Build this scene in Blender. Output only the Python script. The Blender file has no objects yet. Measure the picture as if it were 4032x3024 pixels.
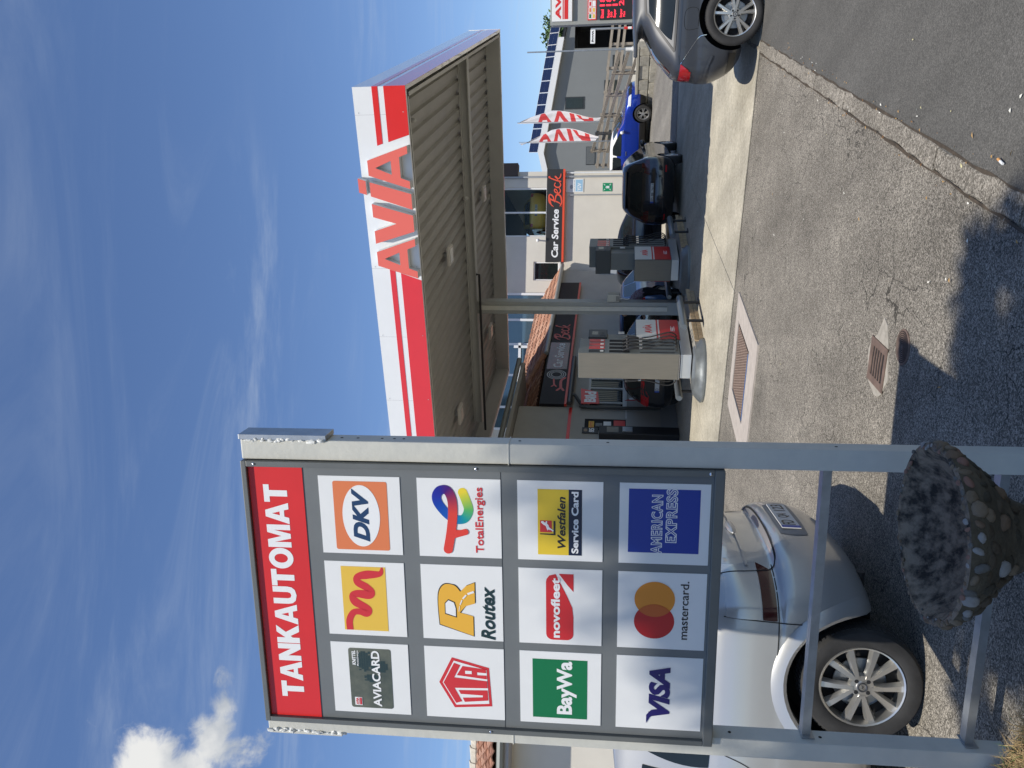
import bpy, bmesh, math, random
import numpy as np
from mathutils import Vector, Matrix, Euler
R = math.radians
SC = bpy.context.scene
COL = SC.collection
# ---------------------------------------------------------------- camera
FPX, CU, CV, CAMH, HOR, ROLL = 1675.0, 829.5, 1106.0, 1.65, 1330.0, 0.022
PIT = math.atan((HOR - CV) / FPX)
cr, sr = math.cos(ROLL), math.sin(ROLL)
v_r = Vector((1, 0, 0)); v_u = Vector((0, -math.sin(PIT), math.cos(PIT))); v_f = Vector((0, math.cos(PIT), math.sin(PIT)))
im_r = v_r * cr + v_u * sr            # right of the upright photograph
im_u = v_u * cr - v_r * sr            # top of the upright photograph
cam = bpy.data.cameras.new('camera'); co = bpy.data.objects.new('camera', cam); COL.objects.link(co)
m = Matrix((-im_u, im_r, -v_f)).transposed().to_4x4(); m.translation = (0, 0, CAMH)   # photo was taken on its side
co.matrix_world = m
cam.sensor_fit = 'HORIZONTAL'; cam.sensor_width = 36.0; cam.lens = FPX / 2212.0 * 36.0
cam.clip_start = 0.05; cam.clip_end = 3000
SC.camera = co
# ---------------------------------------------------------------- light
SUN_EL, SUN_AZ = R(61.5), R(198)      # azimuth from +Y clockwise
SC.world = bpy.data.worlds.new('World'); SC.world.use_nodes = True
nt = SC.world.node_tree; N = nt.nodes; LK = nt.links; N.clear()
wo = N.new('ShaderNodeOutputWorld'); bg = N.new('ShaderNodeBackground'); bg.inputs[1].default_value = 0.117
sky = N.new('ShaderNodeTexSky'); sky.sky_type = 'NISHITA'; sky.sun_disc = False
sky.sun_elevation = SUN_EL; sky.sun_rotation = SUN_AZ; sky.altitude = 250; sky.air_density = 1.0; sky.dust_density = 0.35; sky.ozone_density = 2.2
def wn(t, **k):
    n = N.new(t)
    for a, b in k.items(): setattr(n, a, b)
    return n
def mth(op, a, b=None, c=None):
    n = wn('ShaderNodeMath', operation=op); n.use_clamp = False
    for i, x in enumerate((a, b, c)):
        if x is None: continue
        if isinstance(x, (int, float)): n.inputs[i].default_value = x
        else: LK.new(x, n.inputs[i])
    return n.outputs[0]
tc = wn('ShaderNodeTexCoord'); sx = wn('ShaderNodeSeparateXYZ'); LK.new(tc.outputs['Generated'], sx.inputs[0])
zz = mth('MAXIMUM', sx.outputs[2], 0.06)
px = mth('DIVIDE', sx.outputs[0], zz); py = mth('DIVIDE', sx.outputs[1], zz)
cx = wn('ShaderNodeCombineXYZ'); LK.new(px, cx.inputs[0]); LK.new(py, cx.inputs[1])
def wnoise(vec, sc, loc, scale, det, rough, dist=0.0, rot=0.0):
    mp = wn('ShaderNodeMapping'); mp.inputs['Scale'].default_value = sc; mp.inputs['Location'].default_value = loc; mp.inputs['Rotation'].default_value = (0, 0, rot)
    LK.new(vec, mp.inputs[0]); n = wn('ShaderNodeTexNoise'); LK.new(mp.outputs[0], n.inputs['Vector'])
    n.inputs['Scale'].default_value = scale; n.inputs['Detail'].default_value = det; n.inputs['Roughness'].default_value = rough; n.inputs['Distortion'].default_value = dist
    return n.outputs['Fac']
def smooth(v, a, b, hi=1.0):
    n = wn('ShaderNodeMapRange', interpolation_type='SMOOTHSTEP'); LK.new(v, n.inputs[0])
    for i, x in enumerate((a, b, 0.0, hi)): n.inputs[i + 1].default_value = x
    return n.outputs[0]
# thin cirrus drawn out in long streaks all over the sky
ci = smooth(wnoise(cx.outputs[0], (0.45, 1.3, 1), (3.1, 0.7, 0), 1.7, 8, 0.64, 0.9, R(14)), 0.45, 0.82, 0.5)
ci2 = smooth(wnoise(cx.outputs[0], (1, 1, 1), (0, 5, 0), 0.55, 3, 0.5), 0.38, 0.62)
ci = mth('MULTIPLY', ci, ci2)
# one fair-weather cumulus bank low on the left: noise heaped around its bearing
def dirv(az, el): return (math.sin(R(az)) * math.cos(R(el)), math.cos(R(az)) * math.cos(R(el)), math.sin(R(el)))
def bump(az, el, rad):
    d = wn('ShaderNodeVectorMath', operation='DOT_PRODUCT'); LK.new(tc.outputs['Generated'], d.inputs[0]); d.inputs[1].default_value = dirv(az, el)
    a = mth('ARCCOSINE', mth('MINIMUM', d.outputs['Value'], 1.0))
    return mth('SUBTRACT', 1.0, mth('DIVIDE', a, R(rad)))
heap = mth('MULTIPLY', bump(-29.4, 28.2, 4.8), 1.28)
for az, el, rad in ((-26.6, 26.0, 2.9), (-24.0, 25.4, 1.7), (-22.2, 25.6, 1.5), (-26.0, 33.0, 0.9), (-27.0, 23.6, 2.4), (-42, 24, 10), (-60, 27, 9), (70, 20, 8)):
    heap = mth('MAXIMUM', heap, mth('MULTIPLY', bump(az, el, rad), min(1.0, rad / 6 + 0.35)))
cn = wnoise(tc.outputs['Generated'], (1, 1, 1.25), (0.3, 0, 0), 17, 9, 0.6, 0.3)
cum = smooth(mth('ADD', heap, mth('MULTIPLY', mth('SUBTRACT', cn, 0.5), 2.2)), 0.28, 0.78)
sh = wnoise(tc.outputs['Generated'], (1, 1, 1), (0.33, 0.0, 0.02), 9, 6, 0.55)
mx = wn('ShaderNodeMix', data_type='RGBA'); LK.new(ci, mx.inputs[0]); tint = wn('ShaderNodeMix', data_type='RGBA', blend_type='MULTIPLY'); tint.inputs[0].default_value = 1; LK.new(sky.outputs[0], tint.inputs[6]); tint.inputs[7].default_value = (0.90, 1.0, 1.185, 1); LK.new(tint.outputs[2], mx.inputs[6]); mx.inputs[7].default_value = (4.6, 5.3, 6.3, 1)
ccol = wn('ShaderNodeMix', data_type='RGBA'); LK.new(smooth(sh, 0.35, 0.62), ccol.inputs[0]); ccol.inputs[6].default_value = (3.6, 4.0, 4.6, 1); ccol.inputs[7].default_value = (7.2, 7.2, 7.1, 1)
mx2 = wn('ShaderNodeMix', data_type='RGBA'); LK.new(cum, mx2.inputs[0]); LK.new(mx.outputs[2], mx2.inputs[6]); LK.new(ccol.outputs[2], mx2.inputs[7])
LK.new(mx2.outputs[2], bg.inputs[0]); LK.new(bg.outputs[0], wo.inputs[0])
sl = bpy.data.lights.new('sun', 'SUN'); sl.energy = 4.9; sl.angle = R(0.53); sl.color = (1.0, 0.945, 0.85)
so = bpy.data.objects.new('sun', sl); COL.objects.link(so)
TO_SUN = Vector((math.sin(SUN_AZ) * math.cos(SUN_EL), math.cos(SUN_AZ) * math.cos(SUN_EL), math.sin(SUN_EL)))
so.rotation_euler = TO_SUN.to_track_quat('Z', 'Y').to_euler(); so.location = (-4, -12, 20)
SC.view_settings.view_transform = 'Standard'; SC.view_settings.look = 'None'; SC.view_settings.exposure = 0.0; SC.view_settings.gamma = 1.0
SC.view_settings.use_curve_mapping = False
SC.cycles.max_bounces = 7; SC.cycles.use_denoising = True
# ---------------------------------------------------------------- measuring helpers: bearings read off the photo -> metres in the place
def ray(U, V):
    d = v_f * FPX + im_r * (U - CU) + im_u * (CV - V); return d / d.y
def P(U, V, Y): return Vector((0, 0, CAMH)) + ray(U, V) * Y
def G(U, V, z=0.0):
    d = ray(U, V); return Vector((0, 0, CAMH)) + d * ((z - CAMH) / d.z)
def UV(x, y): return (3024 - y) * 2212 / 4032, x * 2212 / 4032
rnd = random.Random(7)
# ---------------------------------------------------------------- materials
MATS = {}
def mat(name, rgb, rough=0.6, metal=0.0, var=0.0, vs=3.0, bump=0.0, bs=60.0, spec=0.5, coat=0.0, emit=None, es=0.0, rvar=0.0, stretch=None, rgb2=None, trans=0.0, vdet=6, alpha=1.0, ramp=(0.3, 0.7)):
    if name in MATS: return MATS[name]
    M = bpy.data.materials.new(name); M.use_nodes = True; t = M.node_tree; n = t.nodes; l = t.links
    b = n['Principled BSDF']
    b.inputs['Base Color'].default_value = (*rgb, 1); b.inputs['Roughness'].default_value = rough; b.inputs['Metallic'].default_value = metal
    b.inputs['Specular IOR Level'].default_value = spec; b.inputs['Coat Weight'].default_value = coat; b.inputs['Coat Roughness'].default_value = 0.04
    b.inputs['Transmission Weight'].default_value = trans; b.inputs['Alpha'].default_value = alpha
    if emit: b.inputs['Emission Color'].default_value = (*emit, 1); b.inputs['Emission Strength'].default_value = es
    if var or bump or rvar:
        tc = n.new('ShaderNodeTexCoord'); mp = n.new('ShaderNodeMapping'); l.new(tc.outputs['Object'], mp.inputs[0])
        if stretch: mp.inputs['Scale'].default_value = stretch
    if var or rvar:
        a = n.new('ShaderNodeTexNoise'); a.inputs['Scale'].default_value = vs; a.inputs['Detail'].default_value = vdet; a.inputs['Roughness'].default_value = 0.62; l.new(mp.outputs[0], a.inputs['Vector'])
    if var:
        r = n.new('ShaderNodeValToRGB'); l.new(a.outputs['Fac'], r.inputs[0])
        r.color_ramp.elements[0].position = ramp[0]; r.color_ramp.elements[1].position = ramp[1]
        lo = rgb2 if rgb2 else tuple(c * (1 - var) for c in rgb); hi = rgb if rgb2 else tuple(min(1, c * (1 + var)) for c in rgb)
        r.color_ramp.elements[0].color = (*lo, 1); r.color_ramp.elements[1].color = (*hi, 1); l.new(r.outputs[0], b.inputs['Base Color'])
    if rvar:
        q = n.new('ShaderNodeMapRange'); l.new(a.outputs['Fac'], q.inputs[0]); q.inputs[1].default_value = 0.3; q.inputs[2].default_value = 0.7
        q.inputs[3].default_value = max(0.02, rough - rvar); q.inputs[4].default_value = min(1, rough + rvar); l.new(q.outputs[0], b.inputs['Roughness'])
    if bump:
        c = n.new('ShaderNodeTexNoise'); c.inputs['Scale'].default_value = bs; c.inputs['Detail'].default_value = 4; l.new(mp.outputs[0], c.inputs['Vector'])
        u = n.new('ShaderNodeBump'); u.inputs['Strength'].default_value = bump; u.inputs['Distance'].default_value = 0.01; l.new(c.outputs['Fac'], u.inputs['Height']); l.new(u.outputs[0], b.inputs['Normal'])
    MATS[name] = M; return M
def paint(name, rgb, flake=0.0, rough=0.28): return mat(name, rgb, rough, flake, coat=1.0, var=0.04, vs=2.5, rvar=0.05)
def asphalt(name, lo, mid, hi, grain, cracks=0.0, stain=0.25, bump=0.5, patch=None):
    M = bpy.data.materials.new(name); M.use_nodes = True; t = M.node_tree; n = t.nodes; l = t.links; b = n['Principled BSDF']
    tc = n.new('ShaderNodeTexCoord')
    def noi(s, d, r=0.6, st=None):
        a = n.new('ShaderNodeTexNoise'); a.inputs['Scale'].default_value = s; a.inputs['Detail'].default_value = d; a.inputs['Roughness'].default_value = r
        if st:
            mp = n.new('ShaderNodeMapping'); mp.inputs['Scale'].default_value = st; mp.inputs['Rotation'].default_value = (0, 0, 0.5); l.new(tc.outputs['Object'], mp.inputs[0]); l.new(mp.outputs[0], a.inputs['Vector'])
        else: l.new(tc.outputs['Object'], a.inputs['Vector'])
        return a.outputs['Fac']
    vo = n.new('ShaderNodeTexVoronoi'); vo.inputs['Scale'].default_value = grain; l.new(tc.outputs['Object'], vo.inputs['Vector'])
    g = n.new('ShaderNodeSeparateColor'); l.new(vo.outputs['Color'], g.inputs[0])
    r = n.new('ShaderNodeValToRGB'); l.new(g.outputs[0], r.inputs[0]); e = r.color_ramp.elements
    e[0].color = (*lo, 1); e[1].color = (*hi, 1); e[1].position = 1.0; x = e.new(0.5); x.color = (*mid, 1)
    def mult(col, fac_sock, a0, a1, v0, v1):
        q = n.new('ShaderNodeMapRange'); l.new(fac_sock, q.inputs[0]); q.inputs[1].default_value = a0; q.inputs[2].default_value = a1; q.inputs[3].default_value = v0; q.inputs[4].default_value = v1
        mm = n.new('ShaderNodeMix'); mm.data_type = 'RGBA'; mm.blend_type = 'MULTIPLY'; mm.inputs[0].default_value = 1; l.new(col, mm.inputs[6]); l.new(q.outputs[0], mm.inputs[7]); return mm.outputs[2]
    c = mult(r.outputs[0], noi(0.9, 6), 0.3, 0.7, 1 - stain, 1 + stain * 0.7)
    c = mult(c, noi(7, 5, 0.7), 0.3, 0.7, 1 - stain * 0.7, 1 + stain * 0.6)
    c = mult(c, noi(0.35, 3, 0.5, (6, 0.5, 1)), 0.35, 0.7, 0.86, 1.12)
    c = mult(c, noi(38, 4, 0.7), 0.32, 0.68, 1 - stain * 1.1, 1 + stain * 0.9)
    ht = noi(grain * 1.2, 3)
    if cracks:
        wv = n.new('ShaderNodeTexNoise'); wv.inputs['Scale'].default_value = 3.0; wv.inputs['Detail'].default_value = 5; l.new(tc.outputs['Object'], wv.inputs['Vector'])
        ad = n.new('ShaderNodeMix'); ad.data_type = 'VECTOR'; ad.inputs[0].default_value = 0.2; l.new(tc.outputs['Object'], ad.inputs[4]); l.new(wv.outputs['Color'], ad.inputs[5])
        v2 = n.new('ShaderNodeTexVoronoi'); v2.feature = 'DISTANCE_TO_EDGE'; v2.inputs['Scale'].default_value = 3.0; l.new(ad.outputs[1], v2.inputs['Vector'])
        msk = noi(0.55, 3)
        th = n.new('ShaderNodeMapRange'); l.new(msk, th.inputs[0]); th.inputs[1].default_value = 0.42; th.inputs[2].default_value = 0.62; th.inputs[3].default_value = 0.0; th.inputs[4].default_value = 0.0095
        dv = n.new('ShaderNodeMath'); dv.operation = 'LESS_THAN'; l.new(v2.outputs['Distance'], dv.inputs[0]); l.new(th.outputs[0], dv.inputs[1])
        c = mult(c, dv.outputs[0], 0, 1, 1, 1 - cracks)
        sb = n.new('ShaderNodeMath'); sb.operation = 'SUBTRACT'; l.new(ht, sb.inputs[0]); l.new(dv.outputs[0], sb.inputs[1]); ht = sb.outputs[0]
    l.new(c, b.inputs['Base Color']); b.inputs['Roughness'].default_value = 0.92; b.inputs['Specular IOR Level'].default_value = 0.25
    u = n.new('ShaderNodeBump'); u.inputs['Strength'].default_value = bump; u.inputs['Distance'].default_value = 0.006; l.new(ht, u.inputs['Height']); l.new(u.outputs[0], b.inputs['Normal'])
    MATS[name] = M; return M
def attrmat(name, rough=0.4):
    M = bpy.data.materials.new(name); M.use_nodes = True; t = M.node_tree
    a = t.nodes.new('ShaderNodeVertexColor'); a.layer_name = 'print'; b = t.nodes['Principled BSDF']; t.links.new(a.outputs[0], b.inputs['Base Color']); b.inputs['Roughness'].default_value = rough
    return M
# ---------------------------------------------------------------- objects
def tag(o, label=None, cat=None, group=None, kind=None):
    for k, v in (('label', label), ('category', cat), ('group', group), ('kind', kind)):
        if v: o[k] = v
    return o
def thing(name, label, cat, loc=(0, 0, 0), rz=0.0, group=None, mw=None):
    o = bpy.data.objects.new(name, None); COL.objects.link(o); o.empty_display_size = 0.1
    if mw is not None: o.matrix_world = mw
    else: o.location = loc; o.rotation_euler = (0, 0, rz)
    return tag(o, label, cat, group)
def link(name, me, parent=None, mtx=None):
    o = bpy.data.objects.new(name, me); COL.objects.link(o)
    if parent: o.parent = parent
    if mtx is not None: o.matrix_local = mtx
    return o
def frame(O, ex, ey):
    ex = Vector(ex).normalized(); ez = ex.cross(Vector(ey)).normalized(); ey = ez.cross(ex)
    M = Matrix((ex, ey, ez)).transposed().to_4x4(); M.translation = Vector(O); return M
class B:
    """collects shapes into one mesh"""
    def __init__(s): s.v = []; s.f = []; s.mi = []; s.cur = 0; s.sm = []
    def add(s, vs, fs, M=None, smooth=False):
        o = len(s.v)
        for p in vs:
            p = Vector(p); s.v.append(M @ p if M is not None else p)
        for f in fs: s.f.append([i + o for i in f]); s.mi.append(s.cur); s.sm.append(smooth)
        return s
    def box(s, x0, x1, y0, y1, z0, z1, M=None, bev=0.0):
        if bev <= 0:
            vs = [(x, y, z) for z in (z0, z1) for y in (y0, y1) for x in (x0, x1)]
            return s.add(vs, [(0, 2, 3, 1), (4, 5, 7, 6), (0, 1, 5, 4), (2, 6, 7, 3), (0, 4, 6, 2), (1, 3, 7, 5)], M)
        bm = bmesh.new(); bmesh.ops.create_cube(bm, size=1.0)
        for v in bm.verts: v.co = Vector(((x0 + x1) / 2 + v.co.x * (x1 - x0), (y0 + y1) / 2 + v.co.y * (y1 - y0), (z0 + z1) / 2 + v.co.z * (z1 - z0)))
        bmesh.ops.bevel(bm, geom=bm.edges[:], offset=bev, segments=2, affect='EDGES', profile=0.6)
        bm.verts.index_update(); s.add([v.co for v in bm.verts], [[v.index for v in f.verts] for f in bm.faces], M); bm.free(); return s
    def prism(s, pts, z0, z1, M=None):
        n = len(pts); vs = [(x, y, z0) for x, y in pts] + [(x, y, z1) for x, y in pts]
        a = sum(pts[i][0] * pts[(i + 1) % n][1] - pts[(i + 1) % n][0] * pts[i][1] for i in range(n))
        fs = [list(range(n))[::-1], list(range(n, 2 * n))] + [(i, (i + 1) % n, n + (i + 1) % n, n + i) for i in range(n)]
        if a < 0: fs = [list(f)[::-1] for f in fs]
        return s.add(vs, fs, M)
    def poly(s, pts, z=0.0, M=None):
        n = len(pts); a = sum(pts[i][0] * pts[(i + 1) % n][1] - pts[(i + 1) % n][0] * pts[i][1] for i in range(n))
        if a < 0: pts = pts[::-1]
        return s.add([(x, y, z) for x, y in pts], [list(range(n))], M)
    def lathe(s, prof, n=24, M=None, smooth=True, a0=0.0, a1=2 * math.pi, cap=False):
        full = abs(a1 - a0 - 2 * math.pi) < 1e-6; k = n if full else n + 1
        vs = [(r * math.cos(a0 + (a1 - a0) * i / n), r * math.sin(a0 + (a1 - a0) * i / n), z) for r, z in prof for i in range(k)]
        fs = []
        for j in range(len(prof) - 1):
            for i in range(n): fs.append((j * k + i, j * k + (i + 1) % k, (j + 1) * k + (i + 1) % k, (j + 1) * k + i))
        return s.add(vs, fs, M, smooth)
    def tube(s, path, r, n=8, M=None, smooth=True, caps=True):
        path = [Vector(p) for p in path]; rs = r if isinstance(r, (list, tuple)) else [r] * len(path); vs = []; up = None
        for i, p in enumerate(path):
            d = (path[min(i + 1, len(path) - 1)] - path[max(i - 1, 0)]).normalized()
            if up is None: up = Vector((0, 0, 1)) if abs(d.z) < 0.9 else Vector((1, 0, 0))
            a = d.cross(up).normalized(); up = a.cross(d).normalized()
            for j in range(n): t = 2 * math.pi * j / n; vs.append(p + (a * math.cos(t) + up * math.sin(t)) * rs[i])
        fs = [(i * n + j, i * n + (j + 1) % n, (i + 1) * n + (j + 1) % n, (i + 1) * n + j) for i in range(len(path) - 1) for j in range(n)]
        if caps: fs += [list(range(n))[::-1], list(range((len(path) - 1) * n, len(path) * n))]
        return s.add(vs, fs, M, smooth)
    def ball(s, c, r, M=None, u=12, v=8, jit=0.0, rg=None):
        c = Vector(c); r = (r, r, r) if isinstance(r, (int, float)) else r; vs = []; fs = []
        for j in range(v + 1):
            for i in range(u):
                a = math.pi * j / v; b = 2 * math.pi * i / u; k = 1 + (rg.uniform(-jit, jit) if rg and 0 < j < v else 0)
                vs.append(c + Vector((r[0] * math.sin(a) * math.cos(b), r[1] * math.sin(a) * math.sin(b), r[2] * math.cos(a))) * k)
        for j in range(v):
            for i in range(u): fs.append((j * u + i, (j + 1) * u + i, (j + 1) * u + (i + 1) % u, j * u + (i + 1) % u))
        return s.add(vs, fs, M, True)
    def mesh(s, name, mats):
        me = bpy.data.meshes.new(name); me.from_pydata([tuple(v) for v in s.v], [], s.f)
        for m in (mats if isinstance(mats, (list, tuple)) else [mats]): me.materials.append(m)
        me.polygons.foreach_set('material_index', s.mi); me.polygons.foreach_set('use_smooth', s.sm); me.update(); return me
    def build(s, name, mats, parent=None, label=None, cat=None, group=None, kind=None, mtx=None, angle=40):
        me = s.mesh(name, mats); me.set_sharp_from_angle(angle=R(angle)) if any(s.sm) else None
        return tag(link(name, me, parent, mtx), label, cat, group, kind)
def copy_tree(o, parent=None):
    c = o.copy(); COL.objects.link(c); c.parent = parent
    for ch in list(o.children): copy_tree(ch, c)
    return c
# ---------------------------------------------------------------- flat print: 2-D shapes on a panel, z = layer in mm
def catmull(pts, n=8, closed=False):
    pts = [Vector((p[0], p[1], p[2] if len(p) > 2 else 0)) for p in pts]; out = []; m = len(pts)
    rng = range(m if closed else m - 1)
    for i in rng:
        g = lambda k: pts[k % m] if closed else pts[max(0, min(m - 1, k))]
        p0, p1, p2, p3 = g(i - 1), g(i), g(i + 1), g(i + 2)
        for j in range(n):
            t = j / n; out.append(0.5 * ((2 * p1) + (p2 - p0) * t + (2 * p0 - 5 * p1 + 4 * p2 - p3) * t * t + (3 * p1 - p0 - 3 * p2 + p3) * t ** 3))
    if not closed: out.append(pts[-1])
    return out
def rrect(x0, x1, y0, y1, r, n=5):
    o = []
    for cx_, cy_, a in ((x1 - r, y1 - r, 0), (x0 + r, y1 - r, 90), (x0 + r, y0 + r, 180), (x1 - r, y0 + r, 270)):
        for i in range(n + 1): t = R(a + 90 * i / n); o.append((cx_ + r * math.cos(t), cy_ + r * math.sin(t)))
    return o
def rect(x0, x1, y0, y1): return [(x0, y0), (x1, y0), (x1, y1), (x0, y1)]
def ell(cx_, cy_, a, b, n=40, rot=0.0):
    c, s = math.cos(rot), math.sin(rot)
    return [(cx_ + a * math.cos(t) * c - b * math.sin(t) * s, cy_ + a * math.cos(t) * s + b * math.sin(t) * c) for t in (2 * math.pi * i / n for i in range(n))]
def stroke(bd, pts, w, z=0.0, n=8, round_=True, closed=False, cols=None):
    """ribbon along a smooth path; w number or per-point list"""
    m = len(pts); ww = w if isinstance(w, (list, tuple)) else [w] * m
    cp = catmull([(p[0], p[1], ww[i]) for i, p in enumerate(pts)], n, closed); k = len(cp); L = []; Rr = []
    for i, p in enumerate(cp):
        a = cp[(i + 1) % k] if closed else cp[min(i + 1, k - 1)]; b_ = cp[(i - 1) % k] if closed else cp[max(i - 1, 0)]
        d = Vector((a.x - b_.x, a.y - b_.y)); d = d.normalized() if d.length else Vector((1, 0)); nn = Vector((-d.y, d.x)) * p.z / 2
        L.append((p.x + nn.x, p.y + nn.y, z)); Rr.append((p.x - nn.x, p.y - nn.y, z))
    fs = [(i, k + i, k + (i + 1) % k, (i + 1) % k) for i in range(k if closed else k - 1)]
    bd.add(L + Rr, fs)
    if round_ and not closed:
        for p in (cp[0], cp[-1]): bd.poly(ell(p.x, p.y, p.z / 2, p.z / 2, 16), z + 0.0001)
    return cp
_txt = {}
def textmesh(s, bold=0.0, shear=0.0, space=1.0):
    key = (s, bold, shear, space)
    if key in _txt: return _txt[key]
    cu = bpy.data.curves.new('t', 'FONT'); cu.body = s; cu.size = 1.0; cu.offset = bold; cu.shear = shear; cu.space_character = space; cu.resolution_u = 4; cu.fill_mode = 'FRONT'
    o = bpy.data.objects.new('t', cu); COL.objects.link(o); dg = bpy.context.evaluated_depsgraph_get(); me = bpy.data.meshes.new_from_object(o.evaluated_get(dg))
    vs = np.array([v.co[:] for v in me.vertices]); fs = [list(p.vertices) for p in me.polygons]
    bpy.data.objects.remove(o); bpy.data.curves.remove(cu); bpy.data.meshes.remove(me)
    _txt[key] = (vs, fs); return _txt[key]
def text(bd, s, x0, x1, y0, y1, z=0.0, bold=0.02, shear=0.0, space=1.0, fit=True, M=None, thick=0.0, ref=None):
    vs, fs = textmesh(s, bold, shear, space); rv = vs if ref is None else textmesh(s, ref, shear, space)[0]; a = rv.min(0); b_ = rv.max(0); k = (y1 - y0) / (b_[1] - a[1]); kx = (x1 - x0) / (b_[0] - a[0]) if fit else k
    xs = x0 if fit else (x0 + x1) / 2 - (b_[0] - a[0]) * k / 2
    pts = [(xs + (v[0] - a[0]) * kx, y0 + (v[1] - a[1]) * k, z) for v in vs]
    bd.add(pts, fs, M)
    if thick:
        from collections import Counter
        ec = Counter(); 
        for f in fs:
            for i in range(len(f)): ec[(f[i], f[(i + 1) % len(f)])] += 1
        edges = [e for e in ec if (e[1], e[0]) not in ec]
        bd.add(pts + [(p[0], p[1], p[2] - thick) for p in pts], [(a_, a_ + len(pts), b2 + len(pts), b2) for a_, b2 in edges], M)
    return bd
# ================================================================ palette
WHITE = mat('white_film', (0.78, 0.78, 0.76), 0.38, var=0.03, vs=4); RED = mat('red_film', (0.66, 0.025, 0.022), 0.38, var=0.05, vs=3)
GREYP = mat('grey_sheet', (0.155, 0.165, 0.165), 0.5, var=0.06, vs=5, bump=0.03, bs=200)
GREYF = mat('grey_frame', (0.15, 0.155, 0.145), 0.45, 0.2, var=0.08, vs=8)
STEELP = mat('painted_post', (0.62, 0.605, 0.53), 0.5, var=0.09, vs=7, bump=0.12, bs=45, rgb2=(0.53, 0.525, 0.47))
GALV = mat('galvanised', (0.42, 0.44, 0.45), 0.42, 0.75, var=0.15, vs=14)
STEEL = mat('brushed_steel', (0.22, 0.2, 0.16), 0.5, 0.5, var=0.07, vs=5, stretch=(5, 5, 0.5), rvar=0.06)
BLACK = mat('black_plastic', (0.016, 0.016, 0.017), 0.5); DARK = mat('dark_void', (0.006, 0.006, 0.007), 0.8)
RUB = mat('rubber', (0.022, 0.021, 0.02), 0.75, var=0.25, vs=6); NAVY = mat('navy_ink', (0.012, 0.035, 0.085), 0.4)
CHROME = mat('chrome', (0.75, 0.76, 0.78), 0.12, 1.0); GLASS = mat('dark_glass', (0.012, 0.017, 0.018), 0.04, spec=0.5, var=0.3, vs=1.2)
ASPH_OLD = asphalt('old_asphalt', (0.073, 0.065, 0.052), (0.204, 0.183, 0.15), (0.45, 0.408, 0.34), 165, cracks=0.62, stain=0.22, bump=1.0)
ASPH_NEW = asphalt('newer_asphalt', (0.072, 0.069, 0.062), (0.1, 0.096, 0.086), (0.155, 0.147, 0.132), 200, stain=0.1, bump=0.3)
ASPH_ROAD = asphalt('road_asphalt', (0.13, 0.122, 0.108), (0.2, 0.187, 0.163), (0.29, 0.27, 0.24), 60, stain=0.12, bump=0.4)
CONC = asphalt('forecourt_concrete', (0.36, 0.325, 0.25), (0.43, 0.392, 0.31), (0.48, 0.44, 0.35), 45, stain=0.17, bump=0.15)
KERB = asphalt('kerb_concrete', (0.10, 0.088, 0.069), (0.225, 0.2, 0.162), (0.42, 0.38, 0.315), 130, stain=0.25, bump=0.7)
# ================================================================ ground, forecourt, road
def sheet(name, pts, z, m, kind='structure'):
    b = B(); zs = z if isinstance(z, (list, tuple)) else [z] * len(pts)
    a = sum(pts[i][0] * pts[(i + 1) % len(pts)][1] - pts[(i + 1) % len(pts)][0] * pts[i][1] for i in range(len(pts)))
    q = [(p[0], p[1], zs[i]) for i, p in enumerate(pts)]
    if a < 0: q = q[::-1]
    b.add(q, [list(range(len(q)))]); return b.build(name, m, kind=kind)
sheet('ground', [(-500, -300), (500, -300), (500, 1200), (-500, 1200)], 0.0, ASPH_OLD)
D1 = Vector((-0.855, 0.518)); D2 = Vector((0.425, 0.905)); O2 = Vector((3.81, 9.88))
fc = sheet('forecourt', [tuple(O2 + D1 * a + D2 * b) for a, b in ((-3.5, -0.0), (15, -0.0), (15, 15.5), (-3.5, 15.5))], 0.004, mat('joint_dirt', (0.05, 0.045, 0.04), 0.95))
edges_a = [-3.5, -0.78, 2.82, 6.42, 10.02, 15.0]; edges_b = [0.02, 4.3, 8.6, 12.5, 15.4]
for i in range(5):
    for j in range(4):
        a0, a1, b0, b1 = edges_a[i] + 0.006, edges_a[i + 1] - 0.006, edges_b[j] + 0.006, edges_b[j + 1] - 0.006
        b = B(); n = 5
        if j == 0:   # ragged front edge where slab and asphalt meet
            k = 14; fr = [O2 + D1 * (a0 + (a1 - a0) * t / k) + D2 * (b0 + rnd.uniform(-0.02, 0.012)) for t in range(k + 1)]
        else: fr = [O2 + D1 * a0 + D2 * b0, O2 + D1 * a1 + D2 * b0]
        pts = [tuple(p) for p in fr] + [tuple(O2 + D1 * a1 + D2 * b1), tuple(O2 + D1 * a0 + D2 * b1)]
        b.prism(pts, 0.0045, 0.013 + rnd.uniform(0, 0.002)); b.build('concrete_slab', CONC, fc)
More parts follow.
